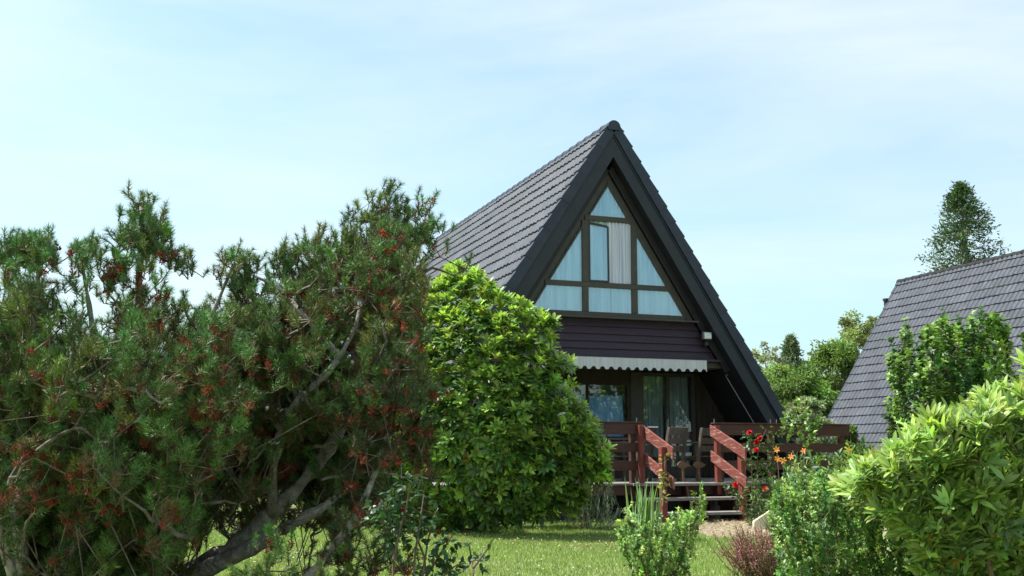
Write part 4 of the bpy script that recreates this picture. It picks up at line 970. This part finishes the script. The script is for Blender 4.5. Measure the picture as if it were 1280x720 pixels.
# rose bushes at the bottom edge
g = np.random.default_rng(56)
for lab, pts_list, D_, nlv in (
    ('slim rose bush with dark leaves, leftmost of those at the bottom edge', [[(492,790),(492,720),(490,670),(484,640),(492,612)], [(492,700),(500,660),(510,625),(512,605)], [(491,690),(478,655),(476,625)]], 5.3, 36),
    ('rose bush with rusty buds and several stems right of the slim rose', [[(517,790),(518,700),(524,660),(530,618)], [(528,790),(528,720),(536,670),(545,640)], [(532,780),(533,700),(515,660),(508,640)], [(533,720),(552,690),(566,668)], [(533,740),(560,715),(572,705)]], 5.4, 22),
    ('sparse young rose twig with few leaves on the lawn', [[(592,790),(592,720),(589,695),(586,680)], [(592,710),(602,696),(610,685)]], 5.8, 8)):
    fb = floor_at(pts_list[0][0][0], D_); r_ = thing('rose_bush', lab, 'rose', fb, 'rose bushes at the bottom edge'); mb = MB(); acc = []
    for i, pl in enumerate(pts_list):
        P_ = [at(x, y, D_ + g.normal(0, .06)) for x, y in pl]
        if pl[0][1] >= 780: P_ = [floor_at(pl[0][0], D_)] + P_[1:]
        q = smooth_path(P_); mb.tube(q, np.linspace(.008, .003, len(q)), 5)
        qq = q[int(len(q)*(.32 if pl[0][1] >= 780 else .1)):]
        leafy_stem(None, qq, nlv, g, .038, .62, .065, (.035, .075, .028), acc)
    mb.build('stems', M['twig'], r_); flush(acc, 'leaves', r_, 'gloss_leaf')
    if nlv > 10: bloom(at(*((503,640) if nlv > 30 else (548,668)), D_), .022, g, (.30, .05, .03), r_, 'bud', ((.2, 4), (.5, 5)))
# ---- cream board leaning beside the gravel
bo = onY(942, 668, -4.3); cb = MB()
cbx, cby = bo[0], bo[1]
cb.prism([(0, 0), (.6, 0), (.6, .27), (.36, .27), (0.02, .12), (0, .10)], -.02, .02)
V = np.concatenate(cb.V); V = turn(V, R(12), (cbx, cby, .0)); cb.V = [V]
tag(cb.build('cream_board', M['cream'], None, bevel=.006), 'cream coloured board with slanted corner standing behind the heather', 'board')

# ------------------------------------------------------------------ trees further back
def tree_far(label, px_, top, wpx, D, g, kind='round', col=(.06, .10, .025), new=(.11, .16, .04), nleaf=9000, ls=.16, cat='tree', name='tree', base_py=None, open_=.0, group='trees beyond the gardens', trans=None):
    b = floor_at(px_, D); H_ = at(px_, top, D)[2]; Wm = wpx*D/FPX/2
    root = thing(name, label, cat, b, group); n_cl = 60 if kind != 'cone' else 0
    mb = MB(); q = smooth_path([b, b + [g.normal(0, .1), 0, H_*.5], b + [0, 0, H_*(.93 if kind == 'cone' else .7)]]); mb.tube(q, np.linspace(.02*H_+.05, .02, len(q)), 8)
    if kind == 'cone':
        m = nleaf//26; P_ = []; Dd = []
        pw_ = .52 if D < 50 else .8; zz = H_*(.12 + .88*g.random(m)**.8); ang = g.uniform(0, 2*pi, m); rr_ = Wm*np.clip((H_-zz)/H_, 0, 1)**(pw_+.08)*g.uniform(.62, 1.25, m)
        for i in range(m):
            d = np.array([cos(ang[i]), sin(ang[i]), 0]); a0 = b + [0, 0, zz[i]]; tip = a0 + d*rr_[i] + [0, 0, -rr_[i]*.18]
            if i % 3 == 0: mb.tube([a0, a0*.5+tip*.5 - [0, 0, rr_[i]*.08], tip], [.03, .02, .01], 3, cap=False)
            u = g.random(26)**.55; P_.append(a0 + (tip-a0)*u[:, None] + g.normal(0, .10, (26, 3))*[1, 1, .8] + [0, 0, -.12]*u[:, None]); Dd.append(unit(d*.7 + [0, 0, .25] + g.normal(0, .5, (26, 3))))
        P_ = np.concatenate(P_); Dd = np.concatenate(Dd); Nn = g.normal(size=P_.shape); ck = np.repeat(np.arange(m), 26)
        cc = tint(col, m, g, .08, .25, new, .25)[ck]; wd = .35
    else:
        # uneven lobes: each a clump of leaves with gaps between them
        n_cl = int(110 if not open_ else 46); th = g.uniform(0, 2*pi, n_cl); cz = g.random(n_cl)
        ctr = np.stack([np.cos(th), np.sin(th), np.zeros(n_cl)], 1)*(Wm*.86*np.sqrt(g.random(n_cl))*np.sin(pi*(.30+.58*cz))[:])[:, None]
        ctr = ctr + b + np.stack([np.zeros(n_cl), np.zeros(n_cl), H_*(.10 + .82*cz)], 1); cr = Wm*g.uniform(.12, .27, n_cl)*(1-.3*cz)
        for i in range(n_cl):
            a0 = b + [0, 0, H_*(.15+.4*cz[i])]; mb.tube([a0, a0*.4+ctr[i]*.6 - [0, 0, .1*H_*.1], ctr[i]], [.012*H_, .006*H_, .012], 4, cap=False)
            for _ in range(2 if not open_ else 5):
                e1 = ctr[i] + unit(g.normal(size=3))*cr[i]*1.05; mb.tube([ctr[i], e1], [.015, .005], 3, cap=False)
        k = g.integers(0, n_cl, nleaf); v = unit(g.normal(size=(nleaf, 3))); rad = g.random(nleaf)**.5*g.uniform(.8, 1.35, nleaf)
        P_ = ctr[k] + v*(cr[k]*rad)[:, None]*[1.1, 1.1, .8]; Dd = unit(v + g.normal(0, .6, v.shape)); Nn = unit(g.normal(size=v.shape)+[0, 0, 1.]); ck = k
        cc = tint(col, n_cl, g, .06, .18, new, .4)[ck]; wd = .7
    top_ = P_[:, 2].max(); P_[:, 2] = b[2] + (P_[:, 2]-b[2])*(H_/(top_-b[2]))
    mb.build('trunk', M['bark'], root)
    n = len(P_); L_ = ls*g.uniform(.6, 1.3, n); cc = cc*np.exp(g.normal(0, .16, (n, 1)))
    V, F, kv = leaves(P_, Dd, Nn, L_, L_*wd, 'small', .3, .1)
    build_quads('crown', V, F, M['far_leaf'], root, np.repeat(cc, kv, 0))
    return root
g = np.random.default_rng(61)  # haze is put into the paler leaf colours of the farthest trees
tree_far('light green bush low between the two houses behind the willow', 1004, 474, 105, 42, g, 'round', (.14, .22, .06), (.2, .29, .09), 22000, .10, 'bush', 'bush')
tree_far('tall spruce rising behind the neighbouring roof ridge', 1222, 226, 225, 47, g, 'cone', (.05, .09, .04), (.085, .13, .05), 19000, .16, 'spruce', 'spruce_tree')
tree_far('dark conifer at the right edge above the neighbouring roof', 1312, 296, 100, 52, g, 'cone', (.03, .06, .02), (.05, .09, .025), 9000, .22, 'spruce', 'spruce_tree')
tree_far('dark pointed conifer between the two houses', 994, 417, 130, 60, g, 'cone', (.11, .15, .09), (.15, .20, .11), 8000, .2, 'spruce', 'spruce_tree')
tree_far('round green tree against the neighbouring roof left verge', 1050, 424, 160, 40, g, 'round', (.12, .19, .05), (.17, .25, .07), 34000, .11)
tree_far('yellowish open-crowned tree behind the neighbouring roof edge', 1082, 388, 110, 56, g, 'round', (.19, .22, .09), (.24, .26, .11), 9000, .13, open_=1)
tree_far('bright green bushy tree beside the main house verge', 985, 452, 170, 37, g, 'round', (.13, .21, .055), (.19, .28, .08), 32000, .10)
tree_far('thin grey half-bare tree left of the dark conifer', 966, 428, 48, 58, g, 'round', (.26, .26, .2), (.3, .3, .22), 2500, .13, open_=1)
tree_far('pale sparse tree just past the main house verge', 944, 438, 60, 55, g, 'round', (.24, .27, .15), (.28, .31, .17), 5000, .13, open_=1)
tree_far('pale grey-green willow bush behind the deck railing end', 1010, 497, 84, 28, g, 'round', (.26, .32, .19), (.40, .45, .30), 20000, .09, 'bush', 'willow_bush')
tree_far('dark green bush below the willow beside the neighbouring house', 1062, 535, 44, 30, g, 'round', (.10, .16, .045), (.14, .21, .06), 7000, .12, 'bush', 'bush')
tree_far('broad green tree behind the left half of the main house', 620, 470, 240, 44, g, 'round', (.06, .10, .03), (.09, .14, .04), 9000, .24)
for i, (px_, top, w, D, lab) in enumerate(((-60, 470, 190, 46, 'distant leafy tree behind the far left pine'), (120, 480, 200, 50, 'distant leafy tree behind the left pine centre'), (300, 490, 200, 48, 'distant leafy tree between the two pines'), (440, 486, 180, 52, 'distant leafy tree behind the leaning pine'), (1400, 430, 220, 44, 'distant leafy tree beyond the right edge of the neighbouring roof'))):
    tree_far(lab, px_, top, w, D, g, 'round', (.06, .10, .03), (.09, .14, .04), 5000, .28)

# ------------------------------------------------------------------ ground, lawn, gravel
gm = mat_var('lawn_soil', (.12, .17, .045), (.19, .23, .08), 1.3, rough=.95, bump=.4, bscale=50, spec=.1, c3=(.25, .26, .12), s3=.9, t3=(.45, .62))
tag(build_quads('ground', np.array([(-300, -300, 0), (300, -300, 0), (300, 400, 0), (-300, 400, 0)], float), np.array([[0, 1, 2, 3]]), gm), kind='structure')
bed = [(-.75, -2.6), (1.3, -2.0), (3.4, -2.0), (3.4, -5.0), (.8, -5.2), (-.4, -5.75), (-1.35, -5.5), (-.95, -4.4), (-.35, -3.4)]
V = np.array([(x, y, .004) for x, y in bed]); sm = mat_var('mulch', (.18, .14, .10), (.34, .28, .21), 22, rough=.95, bump=.8, bscale=60, spec=.1)
tag(build_quads('mulch_bed', V, np.array([list(range(len(bed)))]), sm), kind='structure')
g = np.random.default_rng(71)
n = 9000; x = g.uniform(-1.5, 3.5, n); y = g.uniform(-5.9, -2.0, n); k = in_poly(x, y, bed); x, y = x[k], y[k]; n = len(x)
P_ = np.stack([x, y, g.uniform(.005, .03, n)], 1); D_ = unit(g.normal(size=(n, 3))*[1, 1, .25])
V, F, kv = leaves(P_, D_, unit(g.normal(0, .4, (n, 3))+[0, 0, 1]), g.uniform(.03, .09, n), g.uniform(.006, .016, n), 'blade', .2, .1)
tag(build_quads('wood_chips', V, F, M['leaf'], None, np.repeat(tint((.40, .33, .25), n, g, .06, .3), kv, 0)), 'scattered pale wood chips and straw at the foot of the steps', 'mulch', kind='stuff')
def lawn(n, Dr, xr, h, w, g):
    D = np.sqrt(g.uniform(Dr[0]**2, Dr[1]**2, n)); px_ = g.uniform(*xr, n); u = (px_-640)/FPX*D
    fw = np.array([sin(YAW), cos(YAW)]); rt = np.array([cos(YAW), -sin(YAW)])
    xy = CAM[:2] + D[:, None]*fw + u[:, None]*rt
    k = ~in_poly(xy[:, 0], xy[:, 1], bed) & ~((xy[:, 1] > -1.75) & (xy[:, 0] > -5.2) & (xy[:, 0] < 3.7)); xy = xy[k]; n = len(xy)
    patch = np.sin(xy[:, 0]*1.7+.5)*np.sin(xy[:, 1]*1.3) + .6*np.sin(xy[:, 0]*4.1+xy[:, 1]*3.3)
    P_ = np.concatenate([xy, np.zeros((n, 1))], 1); hh = h*g.uniform(.5, 1.3, n)*(1+.25*patch); az = g.uniform(0, 2*pi, n); ln = g.uniform(.1, .8, n)
    tip = P_ + np.stack([np.cos(az)*ln*hh, np.sin(az)*ln*hh, hh], 1); s_ = np.stack([-np.sin(az), np.cos(az), np.zeros(n)], 1)*w
    V = np.stack([P_-s_, P_+s_, tip], 1).reshape(-1, 3); c = tint((.155, .24, .06), n, g, .06, .2, (.29, .33, .13), .25)*(1+.12*patch[:, None])
    return V, np.arange(len(V)).reshape(-1, 3), np.repeat(c, 3, 0), xy
V, F, C, xy = lawn(230000, (7.2, 17.5), (150, 1010), .034, .0035, g)
tag(build_quads('lawn_grass', V, F, M['grass'], None, C), 'short sunlit lawn grass in front of the house', 'grass', kind='stuff')
m = 650; xy2 = xy[g.choice(len(xy), m, replace=False)]; P_ = np.concatenate([xy2, g.uniform(.035, .06, (m, 1))], 1); kk = np.repeat(np.arange(m), 6)
V, F, kv = leaves(P_[kk], unit(g.normal(size=(m*6, 3))+[0, 0, .5]), g.normal(size=(m*6, 3)), np.full(m*6, .011), np.full(m*6, .009), 'small', .3, 0)
tag(build_quads('clover_flowers', V, F, M['petal'], None, np.repeat(tint((.7, .7, .62), m, g, .04, .1)[kk], kv, 0)), 'tiny white clover heads dotted over the lawn', 'clover', kind='stuff')

g = np.random.default_rng(81)
n = 1400; px_ = np.where(g.random(n) < .5, g.uniform(470, 780, n), g.uniform(230, 480, n)); D_ = np.where(px_ > 480, g.uniform(12.2, 15.5, n), g.uniform(8.5, 14, n))
P_ = np.stack([floor_at(x_, d_) for x_, d_ in zip(px_, D_)]); P_[:, 2] = g.uniform(.012, .035, n); P_ = P_[P_[:, 1] < -2.2]; n = len(P_)
V, F, kv = leaves(P_, unit(g.normal(size=(n, 3))*[1, 1, .2]), unit(g.normal(0, .3, (n, 3))+[0, 0, 1]), g.uniform(.02, .075, n), g.uniform(.008, .024, n), 'small', .3, .2)
tag(build_quads('leaf_litter', V, F, M['leaf'], None, np.repeat(tint((.20, .13, .06), n, g, .1, .3, (.34, .28, .12), .3), kv, 0)), 'fallen brown leaves scattered on the lawn below the rhododendron and pine', 'leaf litter', kind='stuff')
